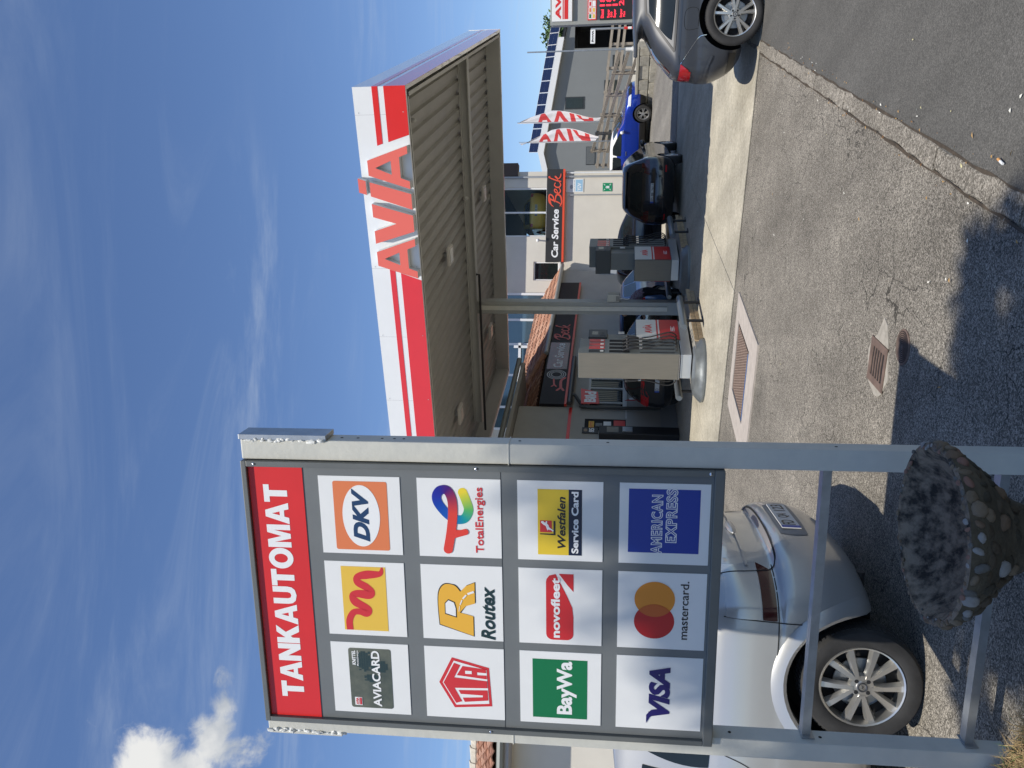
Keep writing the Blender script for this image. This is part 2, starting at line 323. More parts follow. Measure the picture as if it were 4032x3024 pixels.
# public pavement on the right of the flush kerb
KI = [(4.14, 9.79), (1.84, 5.51), (1.37, 4.67), (0.83, 3.70)]; kd = (Vector(KI[0]) - Vector(KI[3])).normalized(); kn = Vector((kd.y, -kd.x))
k0 = Vector(KI[3]) - kd * 4.2
sheet('pavement', [tuple(k0 + kn * 0.09), tuple(k0 + kd * 13.2 + kn * 0.09), (12, 10.5), (60, 14), (60, -20), (k0.x, -20)], 0.006, ASPH_NEW)
KJ = mat('kerb_dirt', (0.06, 0.045, 0.03), 0.95, var=0.4, vs=14)
for w0, w1 in ((-0.022, -0.006), (0.114, 0.128)):
    bj = B(); rj = random.Random(int(w1 * 1000)); kk = 70
    L_ = [k0 + kd * (13.1 * i / kk) + kn * (w0 + rj.uniform(-0.008, 0.008)) for i in range(kk + 1)]; R_ = [k0 + kd * (13.1 * i / kk) + kn * (w1 + rj.uniform(-0.006, 0.01)) for i in range(kk + 1)]
    bj.add([(*p, 0.0085) for p in L_] + [(*p, 0.0085) for p in R_], [(i, kk + 1 + i, kk + 2 + i, i + 1) for i in range(kk)]); bj.build('kerb_joint', KJ, kind='structure')
kb = bpy.data.objects.new('kerb', None); COL.objects.link(kb); tag(kb, kind='structure')
t = 0.0; rk = random.Random(3)
while t < 13.0:
    ln = rk.choice((0.62, 0.95, 1.0, 1.02)); b = B(); k = 7
    for s in range(1):
        inn = [k0 + kd * (t + 0.008 + (ln - 0.016) * i / k) + kn * (rk.uniform(-0.012, 0.012) - 0.01) for i in range(k + 1)]
        out = [k0 + kd * (t + 0.008 + (ln - 0.016) * i / k) + kn * (0.125 + rk.uniform(-0.014, 0.014)) for i in range(k + 1)]
        h = 0.016 + rk.uniform(-0.002, 0.004); vs = [(*p, 0.0) for p in inn] + [(*p, 0.0) for p in out] + [(*(p + kn * 0.014), h) for p in inn] + [(*(p - kn * 0.012), h - 0.005) for p in out]
        q = k + 1; fs = []
        for i in range(k):
            fs += [(i, 2 * q + i, 2 * q + i + 1, i + 1), (q + i, q + i + 1, 3 * q + i + 1, 3 * q + i), (2 * q + i, 3 * q + i, 3 * q + i + 1, 2 * q + i + 1)]
        fs += [(0, q, 3 * q, 2 * q), (k, 2 * q + k, 3 * q + k, q + k)]
        b.add(vs, fs)
    b.build('kerb_stone', KERB, kb); t += ln
# road behind the forecourt, rising gently
sheet('road', [(5.2, 24.2), (60, 8.0), (60, 36), (9, 34.6), (6.5, 30.5)], [0.02, 0.1, 0.6, 0.52, 0.3], ASPH_ROAD)
LINE = mat('road_line', (0.62, 0.58, 0.5), 0.8, var=0.15, vs=20)
rm = bpy.data.objects.new('road_marking', None); COL.objects.link(rm); tag(rm, kind='structure')
def roadz(x, y): return 0.02 + (y - 24.2) * 0.046
for U0, U1, V0, V1 in ((1385, 1425, 1424, 1427), (1497, 1520, 1421, 1426), (1300, 1340, 1427, 1430)):
    q = []
    for U, V in ((U0, V1), (U1, V1 + 1), (U1, V0), (U0, V0)):
        g = G(U, V, 0.14); q.append((g.x, g.y, roadz(g.x, g.y) + 0.012))
    B().add(q, [(0, 1, 2, 3)]).build('dash', LINE, rm)
# yard behind the pumps in front of the workshop (lit concrete) and grass verge in the foreground
sheet('yard', [(1.0, 24.0), (9.2, 24.4), (9.2, 29.9), (3.9, 29.9)], 0.010, mat('yard_concrete', (0.4, 0.37, 0.3), 0.9, var=0.15, vs=2))
# soil strip the sign stands in
bed = [(-7, 1.0), (-1.1, 1.0), (-1.02, 2.4), (-1.08, 3.1), (-1.25, 3.3), (-1.5, 3.48), (-1.8, 3.6), (-2.6, 3.72), (-7, 3.9)]
b = B(); n = len(bed); inn = [(x * 0.985 - 0.03, y - 0.06 if y > 2 else y) for x, y in bed]
b.add([(x, y, 0.0) for x, y in bed] + [(x, y, 0.045) for x, y in inn], [(i, (i + 1) % n, n + (i + 1) % n, n + i) for i in range(n)] + [list(range(n, 2 * n))])
b.build('verge', mat('dry_soil', (0.085, 0.065, 0.042), 0.95, var=0.4, vs=8, bump=0.8, bs=40), kind='structure')
# ================================================================ payment card sign (foreground)
SO = Vector((-1.3522, 2.9312, 2.9945)); SX = Vector((0.9727, -0.2321, 0.0058)).normalized(); SYd = Vector((-0.0227, -0.0216, 0.9995))
SK = 1.15; SO = Vector((0, 0, CAMH)) + (SO - Vector((0, 0, CAMH))) * SK
SM = frame(SO, SX, SYd) @ Matrix.Diagonal((SK, SK, SK, 1))               # x right, y up, z towards viewer; origin = top left corner of the panel
sg = thing('card_sign', 'tall grey TANKAUTOMAT sign with twelve card logos on two painted steel posts', 'sign', mw=SM)
PW, PH = 1.082, 1.729
b = B(); b.box(0.006, PW - 0.006, -PH + 0.006, -0.006, -0.045, -0.004); back = b.build('panel', GREYP, sg)
b = B()
for x0, x1, y0, y1 in ((0, PW, -0.02, 0), (0, PW, -PH, -PH + 0.035), (0, 0.021, -PH + 0.035, -0.02), (PW - 0.021, PW, -PH + 0.035, -0.02)):
    b.box(x0, x1, y0, y1, -0.07, 0.012, bev=0.003)
b.build('frame', GREYF, sg)
# seam across the sheet and frame screws
B().box(0.022, PW - 0.022, -0.9545, -0.953, -0.0039, -0.003).build('seam', BLACK, sg)
for x, y in ((PW - 0.01, -0.05), (PW - 0.01, -0.87), (PW - 0.01, -1.68), (0.01, -0.9)):
    B().ball((x, y, 0.013), (0.006, 0.006, 0.003), u=8, v=4).build('screw', CHROME, sg)
hd = B().box(0.022, 1.059, -0.226, -0.021, -0.004, -0.0015).build('header', RED, sg)
INKW = mat('white_print', (0.82, 0.82, 0.81), 0.4)
# heavy block capitals of the header, drawn as outlines (unit height)
CAPS = dict(T=(0.80, [[(0, 1), (0, 0.76), (0.26, 0.76), (0.26, 0), (0.54, 0), (0.54, 0.76), (0.80, 0.76), (0.80, 1)]]),
    A=(0.98, [[(0, 0), (0.34, 1), (0.49, 1), (0.49, 0.72), (0.40, 0.39), (0.49, 0.39), (0.49, 0.2), (0.345, 0.2), (0.29, 0)], [(0.49, 1), (0.64, 1), (0.98, 0), (0.69, 0), (0.635, 0.2), (0.49, 0.2), (0.49, 0.39), (0.58, 0.39), (0.49, 0.72)]]),
    N=(0.86, [[(0, 0), (0, 1), (0.28, 1), (0.6, 0.44), (0.6, 1), (0.86, 1), (0.86, 0), (0.59, 0), (0.26, 0.57), (0.26, 0)]]),
    K=(0.90, [[(0, 0), (0, 1), (0.27, 1), (0.27, 0.63), (0.55, 1), (0.88, 1), (0.54, 0.59), (0.90, 0), (0.57, 0), (0.35, 0.39), (0.27, 0.3), (0.27, 0)]]),
    U=(0.84, [[(0, 1), (0, 0.34), (0.04, 0.16), (0.16, 0.03), (0.42, -0.03), (0.68, 0.03), (0.80, 0.16), (0.84, 0.34), (0.84, 1), (0.57, 1), (0.57, 0.35), (0.53, 0.24), (0.42, 0.2), (0.31, 0.24), (0.27, 0.35), (0.27, 1)]]),
    M=(1.06, [[(0, 0), (0, 1), (0.36, 1), (0.53, 0.4), (0.70, 1), (1.06, 1), (1.06, 0), (0.81, 0), (0.81, 0.7), (0.64, 0), (0.42, 0), (0.25, 0.7), (0.25, 0)]]), O=(0.98, None))
wd_ = sum(CAPS[c][0] for c in 'TANKAUTOMAT') + 0.035 * 10; kx_ = (0.99 - 0.108) / wd_; xx = 0.108
for ch in 'TANKAUTOMAT':
    w_, ps = CAPS[ch]; b = B(); f_ = lambda p: (xx + p[0] * kx_, -0.163 + p[1] * 0.09)
    if ps: [b.poly([f_(p) for p in q], -0.0008) for q in ps]
    else:
        n_ = 40; o_ = [f_((0.49 + 0.49 * math.cos(a), 0.5 + 0.53 * math.sin(a))) for a in np.linspace(0, 2 * math.pi, n_ + 1)[:-1]]; i_ = [f_((0.49 + 0.215 * math.cos(a), 0.5 + 0.29 * math.sin(a))) for a in np.linspace(0, 2 * math.pi, n_ + 1)[:-1]]
        b.add([(*p, -0.0008) for p in o_ + i_], [(k, (k + 1) % n_, n_ + (k + 1) % n_, n_ + k) for k in range(n_)])
    b.build('header_letter', INKW, hd); xx += (w_ + 0.035) * kx_
CXS = (0.054, 0.390, 0.726); CYS = (0.284, 0.650, 1.013, 1.373)
def ink(name, rgb, rough=0.4): return mat('ink_' + name, rgb, rough)
def tile(c, r, h=0.303):
    x, y = CXS[c], -CYS[r]
    o = B().box(0, 0.303, -h, 0, -0.004, -0.0018).build('card_tile', WHITE, sg, mtx=Matrix.Translation((x, y, 0))); return o
Z1, Z2, Z3, Z4 = -0.0010, -0.0003, 0.0004, 0.0011
def put(parent, name, m): 
    b = B(); b.finish = lambda: b.build(name, m, parent); return b
NV = ink('navy', (0.012, 0.045, 0.12)); OR = ink('orange', (0.72, 0.2, 0.07)); YE = ink('yellow', (0.78, 0.5, 0.06)); RD = ink('red', (0.62, 0.03, 0.035)); WI = INKW
BL = ink('black', (0.012, 0.012, 0.014)); GR = ink('green', (0.0, 0.16, 0.052)); BU = ink('blue', (0.004, 0.035, 0.30))
# row 1: card on grey
t = tile(0, 0)
cardm = mat('card_green', (0.16, 0.165, 0.12), 0.4, var=0.5, vs=5, rgb2=(0.012, 0.03, 0.03))
b = put(t, 'card', cardm); b.poly(rrect(0.022, 0.28, -0.235, -0.068, 0.01), Z1); cd = b.finish()
b = put(t, 'pixel_map', ink('map', (0.025, 0.05, 0.05))); rp = random.Random(5)
for gx in range(26):
    for gy in range(14):
        X = 0.125 + gx * 0.0055; Y = -0.088 - gy * 0.0095
        d = min(abs(complex((X - 0.225) / 0.05, (Y + 0.125) / 0.035)), abs(complex((X - 0.2) / 0.03, (Y + 0.185) / 0.04)), abs(complex((X - 0.15) / 0.018, (Y + 0.15) / 0.03)))
        if d + rp.uniform(-0.2, 0.2) < 0.9: b.poly(rect(X, X + 0.0048, Y - 0.0085, Y), Z2)
b.finish()
b = put(t, 'card_lettering', WI); text(b, 'AVIACARD', 0.03, 0.272, -0.19, -0.157, Z3, bold=0.03); b.finish()
b = put(t, 'company_lettering', WI); text(b, 'KNiTTEL', 0.208, 0.27, -0.096, -0.082, Z3, bold=0.04, shear=0.15); text(b, 'MobileEnergie', 0.205, 0.27, -0.109, -0.1, Z3, bold=0.01); b.finish()
b = put(t, 'badge_field', WI); b.poly(rect(0.033, 0.068, -0.112, -0.083), Z3); b.finish()
b = put(t, 'card_badge', RD); text(b, 'AVIA', 0.036, 0.066, -0.097, -0.087, Z4, bold=0.05); b.poly(rect(0.036, 0.066, -0.101, -0.0995), Z4); b.poly(rect(0.036, 0.066, -0.11, -0.103), Z4); b.finish()
# row 1: red line on yellow
t = tile(1, 0)
b = put(t, 'yellow_field', YE); b.poly(rect(0.021, 0.284, -0.232, -0.062), Z1); b.finish()
b = put(t, 'red_wave', RD)
stroke(b, [(0.0215, -0.083), (0.062, -0.083), (0.094, -0.1), (0.099, -0.125), (0.093, -0.15), (0.101, -0.163), (0.115, -0.155), (0.138, -0.112), (0.163, -0.1), (0.173, -0.118), (0.171, -0.165), (0.186, -0.177), (0.202, -0.155), (0.22, -0.125), (0.242, -0.125), (0.252, -0.16), (0.258, -0.21), (0.2835, -0.2195)], [0.026, 0.026, 0.025, 0.026, 0.03, 0.02, 0.026, 0.034, 0.024, 0.03, 0.036, 0.02, 0.03, 0.03, 0.026, 0.034, 0.022, 0.006], Z2, round_=False); b.finish()
# row 1: oval
t = tile(2, 0)
b = put(t, 'orange_field', OR); b.poly(rrect(0.016, 0.284, -0.255, -0.053, 0.008), Z1); b.finish()
b = put(t, 'white_oval', WI); b.poly(ell(0.15, -0.154, 0.12, 0.07, 56), Z2); b.finish()
b = put(t, 'oval_lettering', NV); text(b, 'DKV', 0.05, 0.257, -0.183, -0.122, Z3, bold=0.05, shear=0.28); b.finish()
# row 2: shield of three letters
t = tile(0, 1)
out = [(0.045, -0.11), (0.152, -0.053), (0.26, -0.105), (0.222, -0.246), (0.058, -0.255)]
def inset(p, k, c=(0.15, -0.165)): return [(c[0] + (x - c[0]) * k, c[1] + (y - c[1]) * k) for x, y in p]
b = put(t, 'shield', RD); b.poly(out, Z1); b.finish()
b = put(t, 'shield_line', WI); b.poly(inset(out, 0.88), Z2); b.finish()
b = put(t, 'shield_letters', RD)
b.poly([(0.066, -0.116), (0.152, -0.07), (0.238, -0.113), (0.229, -0.137), (0.176, -0.112), (0.166, -0.238), (0.136, -0.239), (0.131, -0.112), (0.074, -0.14)], Z3)
b.poly([(0.072, -0.15), (0.09, -0.142), (0.096, -0.22), (0.104, -0.22), (0.106, -0.135), (0.122, -0.127), (0.127, -0.239), (0.083, -0.241)], Z3)
b.poly([(0.186, -0.122), (0.226, -0.145), (0.216, -0.234), (0.2, -0.235), (0.202, -0.2), (0.19, -0.2), (0.19, -0.236), (0.174, -0.237)], Z3); b.finish()
b = put(t, 'letter_eye', WI); b.poly(rect(0.194, 0.207, -0.18, -0.155), Z4); b.finish()
# row 2: big R with road
t = tile(1, 1)
Rp = catmull([(0.062, -0.066), (0.15, -0.062), (0.2, -0.068), (0.226, -0.09), (0.222, -0.125), (0.198, -0.146)], 8)
Rq = [(0.018, -0.192), (0.062, -0.066)] + [(p.x, p.y) for p in Rp[1:]] + [(0.222, -0.168), (0.236, -0.2), (0.152, -0.2), (0.14, -0.165), (0.113, -0.142), (0.1, -0.192)]
b = put(t, 'letter_edge', BL); b.poly([(x + (0.003 if x > 0.12 else -0.003), y + (0.003 if y > -0.12 else -0.003)) for x, y in Rq], Z1); b.finish()
b = put(t, 'big_letter', ink('amber', (0.8, 0.43, 0.04))); b.poly(Rq, Z2); b.finish()
b = put(t, 'letter_eye', BL); b.poly([(0.105, -0.086), (0.15, -0.086), (0.166, -0.1), (0.155, -0.124), (0.13, -0.13), (0.092, -0.13)], Z3); b.finish()
b = put(t, 'letter_white', WI); b.poly([(0.109, -0.089), (0.149, -0.089), (0.162, -0.101), (0.153, -0.121), (0.13, -0.127), (0.097, -0.127)], Z4)
for (x0, y0, x1, y1, w) in ((0.118, -0.139, 0.14, -0.142, 0.002), (0.145, -0.144, 0.165, -0.152, 0.004), (0.17, -0.155, 0.186, -0.168, 0.006), (0.19, -0.173, 0.2, -0.197, 0.008)): stroke(b, [(x0, y0), (x1, y1)], w, Z4, 2, False)
b.finish()
b = put(t, 'brand_lettering', ink('dark_green', (0.008, 0.03, 0.032))); text(b, 'Routex', 0.005, 0.222, -0.274, -0.22, Z2, bold=0.03, shear=0.25); b.finish()
# row 2: ribbon e
t = tile(2, 1)
me_b = B(); pth = [(0.03, -0.107), (0.1, -0.12), (0.17, -0.128), (0.225, -0.126), (0.258, -0.11), (0.258, -0.085), (0.235, -0.071), (0.205, -0.078), (0.165, -0.11), (0.148, -0.14), (0.152, -0.17), (0.185, -0.186), (0.225, -0.176), (0.252, -0.166)]
cols = [(0.72, 0.05, 0.03), (0.72, 0.05, 0.03), (0.68, 0.05, 0.03), (0.30, 0.02, 0.06), (0.06, 0.0, 0.15), (0.01, 0.01, 0.26), (0.01, 0.02, 0.32), (0.0, 0.04, 0.36), (0.0, 0.09, 0.42), (0.0, 0.14, 0.42), (0.0, 0.3, 0.3), (0.09, 0.42, 0.1), (0.45, 0.55, 0.05), (0.8, 0.62, 0.03)]
def ribbon(parent, name, pth, w, cols, z0, dz):
    b = B(); cp = stroke(b, pth, w, z0, 10, False); k = len(cp); n = len(pth)
    for i in range(k): 
        for q in (i, k + i): b.v[q].z = z0 + dz * (1 - i / (k - 1))
    me = b.mesh(name, attrmat('print_' + name)); at = me.color_attributes.new('print', 'FLOAT_COLOR', 'POINT')
    for i in range(k):
        f = i / (k - 1) * (n - 1); a = min(int(f), n - 2); u = f - a; c = [cols[a][j] * (1 - u) + cols[a + 1][j] * u for j in range(3)]
        for q in (i, k + i): at.data[q].color = (*c, 1)
    return link(name, me, parent)
ribbon(t, 'colour_ribbon', pth, 0.034, cols, Z1, 0.0015)
b = put(t, 'ribbon_end', ink('ribbon_red', (0.72, 0.05, 0.03))); b.poly(ell(0.03, -0.107, 0.017, 0.017, 20), Z1 + 0.0014); stroke(b, [(0.092, -0.125), (0.094, -0.15), (0.1, -0.172)], [0.04, 0.026, 0.024], Z1 + 0.0013); b.finish()
b = put(t, 'ribbon_tip', ink('ribbon_yellow', (0.8, 0.62, 0.03))); b.poly(ell(0.252, -0.166, 0.017, 0.017, 20), Z1); b.finish()
b = put(t, 'brand_lettering', RD); text(b, 'TotalEnergies', 0.02, 0.272, -0.247, -0.209, Z2, bold=0.018); b.finish()
# row 3: green square
t = tile(0, 2)
b = put(t, 'green_field', GR); b.poly(rect(0.024, 0.272, -0.252, -0.048), Z1); b.finish()
b = put(t, 'brand_lettering', WI); text(b, 'BayWa', 0.042, 0.266, -0.213, -0.139, Z2, bold=0.035); b.finish()
# row 3: red fleet logo
t = tile(1, 2)
RD2 = ink('fleet_red', (0.6, 0.02, 0.025))
b = put(t, 'fleet_field', RD2); lft = [p for p in rrect(0.018, 0.3, -0.2, -0.1, 0.024) if p[0] < 0.1]
b.poly([(0.25, -0.1)] + [(0.262, -0.102), (0.276, -0.112), (0.283, -0.135), (0.262, -0.145), (0.2, -0.175), (0.15, -0.196), (0.11, -0.2)] + [p for p in reversed(lft) if p[1] < -0.15] + [p for p in reversed(lft) if p[1] > -0.15], Z1)
b.poly([(0.284, -0.147), (0.284, -0.2), (0.214, -0.2), (0.24, -0.178)], Z1); b.finish()
b = put(t, 'brand_lettering', WI); text(b, 'novofleet', 0.027, 0.268, -0.151, -0.118, Z2, bold=0.035); b.finish()
# row 3: yellow service card
t = tile(2, 2)
b = put(t, 'yellow_field', ink('lemon', (0.74, 0.52, 0.03))); b.poly(rect(0.022, 0.272, -0.182, -0.072), Z1); b.finish()
b = put(t, 'navy_bar', ink('bar_navy', (0.005, 0.012, 0.04))); b.poly(rect(0.022, 0.272, -0.229, -0.182), Z1); b.finish()
b = put(t, 'brand_lettering', BL); text(b, 'Westfalen', 0.048, 0.245, -0.171, -0.142, Z2, bold=0.025, shear=0.22); b.poly([(0.1, -0.08), (0.104, -0.08), (0.104, -0.128), (0.153, -0.128), (0.153, -0.135), (0.098, -0.135)], Z2); b.finish()
b = put(t, 'bar_lettering', WI); text(b, 'Service Card', 0.03, 0.265, -0.217, -0.192, Z2, bold=0.035); b.finish()
b = put(t, 'horse_field', RD); b.poly(rect(0.109, 0.154, -0.122, -0.08), Z2); b.finish()
b = put(t, 'horse_emblem', WI); b.poly([(0.112, -0.127), (0.118, -0.118), (0.12, -0.11), (0.116, -0.107), (0.123, -0.104), (0.134, -0.1), (0.138, -0.092), (0.146, -0.084), (0.151, -0.085), (0.152, -0.092), (0.147, -0.095), (0.146, -0.1), (0.153, -0.102), (0.15, -0.106), (0.143, -0.105), (0.137, -0.11), (0.128, -0.113), (0.122, -0.121), (0.117, -0.129)], Z3); b.finish()
# row 4
t = tile(0, 3, 0.312)
VI = ink('visa_blue', (0.012, 0.006, 0.12)); b = put(t, 'brand_lettering', VI); text(b, 'VISA', 0.052, 0.262, -0.197, -0.119, Z2, bold=0.05, shear=0.24); b.poly([(0.024, -0.112), (0.06, -0.112), (0.082, -0.13), (0.09, -0.17), (0.07, -0.15), (0.05, -0.125)], Z3); b.finish()
t = tile(1, 3, 0.312)
b = put(t, 'red_disc', ink('disc_red', (0.5, 0.01, 0.015))); b.poly(ell(0.11, -0.131, 0.069, 0.072), Z1); b.finish()
b = put(t, 'orange_disc', ink('disc_orange', (0.72, 0.25, 0.02))); b.poly(ell(0.198, -0.131, 0.069, 0.072), Z2); b.finish()
b = put(t, 'disc_overlap', ink('disc_lens', (0.55, 0.11, 0.015))); A0 = math.acos(0.044 / 0.069)
b.poly([(0.11 + 0.069 * math.cos(A0 * (i / 8 - 1) ), -0.131 + 0.072 * math.sin(A0 * (i / 8 - 1))) for i in range(17)] + [(0.198 - 0.069 * math.cos(A0 * (1 - i / 8)), -0.131 + 0.072 * math.sin(A0 * (1 - i / 8))) for i in range(17)], Z3); b.finish()
b = put(t, 'brand_lettering', BL); text(b, 'mastercard.', 0.042, 0.272, -0.251, -0.221, Z2, bold=0.008); b.finish()
t = tile(2, 3, 0.312)
b = put(t, 'blue_field', BU); b.poly(rect(0.043, 0.282, -0.278, -0.032), Z1); b.finish()
b = put(t, 'outline_lettering', WI); text(b, 'AMERICAN', 0.039, 0.262, -0.151, -0.111, Z2, bold=0.05, space=1.12); text(b, 'EXPRESS', 0.083, 0.284, -0.201, -0.161, Z2, bold=0.05, space=1.12); b.finish()
b = put(t, 'inner_lettering', BU); text(b, 'AMERICAN', 0.039, 0.262, -0.151, -0.111, Z3, bold=-0.014, space=1.12, ref=0.05); text(b, 'EXPRESS', 0.083, 0.284, -0.201, -0.161, Z3, bold=-0.014, space=1.12, ref=0.05); b.finish()
# posts: box sections running down into the bed, cut plates on top
for x0, x1, px in ((1.085, 1.16, 1.16), (-0.05, 0.026, 0.026)):
    b = B(); b.box(x0, x1, -3.05, 0.0, -0.085, -0.006, bev=0.005)
    p = b.build('post', STEELP, sg)
    b = B(); 
    if px > 1: b.box(1.161, 1.18, -0.325, 0.004, -0.09, 0.0, bev=0.002)
    else: b.box(-0.069, -0.051, -0.3, 0.0, -0.08, -0.01, bev=0.002)
    b.build('cut_plate', GALV if px > 1 else STEELP, p)
    b = B(); rr_ = random.Random(int(px * 10)); ex = 1.159 if px > 1 else -0.05
    for k in range(46):                                  # torn weld and flaking paint along the plate
        yy = rr_.uniform(-0.31, -0.005); r0 = rr_.uniform(0.003, 0.009); b.ball((ex + rr_.uniform(-0.004, 0.006), yy, -0.006 + rr_.uniform(-0.004, 0.006)), (r0, r0 * 1.7, r0 * 0.8), u=6, v=4, jit=0.35, rg=rr_)
    b.build('weld_remains', mat('flaking_paint', (0.72, 0.72, 0.68), 0.7), p)
    if px > 1:
        for yy in (-0.37, -0.43, -0.52, -0.565, -0.6, -1.02, -1.33, -2.1):
            B().lathe([(0.0, 0.0), (0.0055, 0.0)], 10, M=Matrix.Translation((1.1605, yy, -0.045)) @ Matrix.Rotation(R(90), 4, 'Y')).build('bolt_hole', DARK, p)
    else:
        for yy in (-2.13, -1.8): B().lathe([(0.0, 0.0), (0.0065, 0.0)], 10, M=Matrix.Translation((0.0268, yy, -0.045)) @ Matrix.Rotation(R(90), 4, 'Y')).build('bolt_hole', DARK, p)
    B().box(x0 - 0.002, x1 + 0.002, -0.985, -0.981, -0.087, -0.004).build('weld_seam', STEELP, p)
for y in (-2.08, -2.655):
    b = B(); b.box(0.027, 1.084, y - 0.015, y + 0.015, -0.055, -0.048); b.box(0.027, 1.084, y + 0.009, y + 0.015, -0.09, -0.055)
    br = b.build('cross_bar', GALV, sg)
    B().box(0.028, 0.032, y - 0.026, y + 0.02, -0.1, -0.03).build('bracket', GALV, br); B().ball((0.035, y, -0.06), (0.006, 0.008, 0.008), u=6, v=4).build('bolt', GALV, br)
# ================================================================ station canopy
FR, BR_, BL_, FL = Vector((4.332, 11.028, 0)), Vector((9.126, 19.721, 0)), Vector((0.354, 22.924, 0)), Vector((-4.1, 14.84, 0))
ZB, ZT, ZD = 4.80, 5.61, 5.16
KC = 1.073
cp = thing('canopy', 'flat petrol station canopy with white and red striped fascia and ribbed underside', 'canopy', (2.5 * KC, 17.2 * KC, CAMH * (1 - KC))); cp.scale = (KC,) * 3
CI = cp.matrix_basis.inverted() if False else Matrix.Translation((-2.5, -17.2, 0))
FASW = mat('fascia_white', (0.79, 0.79, 0.77), 0.32, var=0.02, vs=2, coat=0.9); FASR = mat('fascia_red', (0.72, 0.022, 0.016), 0.32, var=0.03, vs=2, coat=0.9)
def fascia(A, Bp, name, stripes=None, outs=True):
    d = (Bp - A); L = d.length; M = CI @ frame(A, d, (0, 0, 1))      # x along, y up, z = outwards (right-hand side of A->B reversed below)
    b = B(); b.box(0, L, ZB, ZT, -0.06, 0.0, M)
    o = b.build(name, FASW, cp)
    k = 0
    for x0t, x0b, x1t, x1b, z0, z1 in (stripes or [(0, 0, L, L, 5.222, 5.312), (0, 0, L, L, ZB, 5.132)]):
        B().prism([(x0b, z0), (x1b, z0), (x1t, z1), (x0t, z1)], 0.0005, 0.0045, M).build('red_stripe', FASR, o)
    return o, M, L
# front runs left -> right as seen from the road so that z points to the road
Lf = (FR - FL).length
o, MF, _ = fascia(FL, FR, 'front_fascia', [(0, 0, Lf - 2.77, Lf - 2.80, 5.222, 5.312), (0, 0, Lf - 2.83, Lf - 2.95, ZB + .002, 5.132), (Lf - 0.84, Lf - 0.81, Lf, Lf, 5.222, 5.312), (Lf - 0.79, Lf - 0.69, Lf, Lf, ZB + .002, 5.132)])
for x in np.arange(0.6, Lf, 1.18):
    B().box(x - 0.0015, x + 0.0015, ZB, ZT, -0.0005, 0.0006, MF).build('panel_joint', mat('joint_grey', (0.3, 0.3, 0.3), 0.6), o)
    for z in (ZB + 0.06, ZT - 0.06): B().ball((x + 0.03, z, 0.005), (0.008, 0.008, 0.003), MF, 6, 4).build('rivet', GALV, o)
fascia(FR, BR_, 'side_fascia'); fascia(BR_, BL_, 'rear_fascia'); fascia(BL_, FL, 'side_fascia')
# raised letters (face red, pale returns)
LETR = mat('letter_face', (0.78, 0.15, 0.11), 0.35); LETS = mat('letter_return', (0.6, 0.62, 0.62), 0.4)
def letter(polys, name, dz=0.13, holes=()):
    b = B()
    for p in polys:
        p = [(Lf - s, z) for s, z in p]; n = len(p)
        a = sum(p[i][0] * p[(i + 1) % n][1] - p[(i + 1) % n][0] * p[i][1] for i in range(n))
        if a < 0: p = p[::-1]
        b.cur = 0; b.add([(x, y, dz) for x, y in p], [list(range(n))], MF)
        b.cur = 1; b.add([(x, y, 0.006) for x, y in p] + [(x, y, dz) for x, y in p], [(i, (i + 1) % n, n + (i + 1) % n, n + i) for i in range(n)], MF)
    b.build(name, [LETR, LETS], cp)
def letterA(x0, x1, zb=4.82, zt=5.455):    # s measured from the right-hand corner; x0 < x1
    c = (x0 + x1) / 2 + 0.0; w = x1 - x0; tl, tr = c - 0.112, c + 0.112
    f = lambda side, z: (tl + (x0 - tl) * (zt - z) / (zt - zb)) if side < 0 else (tr + (x1 - tr) * (zt - z) / (zt - zb))
    g = lambda side, z: c + side * 0.205 * (5.36 - z) / (5.36 - zb) * (1.0)
    zc0, zc1 = 4.955, 5.09
    return [[(x0, zb), (f(-1, zt), zt), (c, zt), (c, 5.34), (g(-1, zc1), zc1), (g(-1, zc0), zc0), (g(-1, zb) - 0.0, zb)],
            [(c, zt), (f(1, zt), zt), (x1, zb), (g(1, zb), zb), (g(1, zc0), zc0), (g(1, zc1), zc1), (c, 5.34)],
            [(g(-1, zc1), zc1), (g(1, zc1), zc1), (g(1, zc0), zc0), (g(-1, zc0), zc0)]]
letter(letterA(0.83, 1.47), 'raised_letter'); letter(letterA(2.24, 2.88), 'raised_letter')
letter([[(1.36, 5.455), (1.575, 5.455), (1.785, 4.815), (1.545, 4.815)]], 'raised_letter'); letter([[(1.30, 5.635), (1.515, 5.635), (1.55, 5.515), (1.34, 5.515)]], 'letter_dot')
letter([[(1.69, 5.455), (1.895, 5.455), (2.0, 5.09), (2.115, 5.455), (2.315, 5.455), (2.125, 4.815), (1.875, 4.815)]], 'raised_letter')
# underside: trapezoidal sheet running front to back
def bil(s, t, z):
    return FL.lerp(FR, s).lerp(BL_.lerp(BR_, s), t) + Vector((0, 0, z)) + Vector((-2.5, -17.2, 0))
DECK = mat('deck_sheet', (0.37, 0.36, 0.325), 0.5, 0.1, var=0.07, vs=1.5); BEAM = mat('beam_paint', (0.5, 0.5, 0.46), 0.5, var=0.06, vs=2)
b = B(); prof = []; nr = 33; pit = 1.0 / nr
for i in range(nr):
    x = i * pit
    for f, z in ((0.0, 0), (0.52, 0), (0.62, 0.062), (0.9, 0.062)): prof.append((x + f * pit, ZD + z))
prof.append((1.0, ZD))
vs = [bil(s, t, z) for t in (0.012, 0.5, 0.988) for s, z in prof]; n = len(prof)
b.add(vs, [(r * n + i, (r + 1) * n + i, (r + 1) * n + i + 1, r * n + i + 1) for r in range(2) for i in range(n - 1)]); b.build('ribbed_deck', DECK, cp)
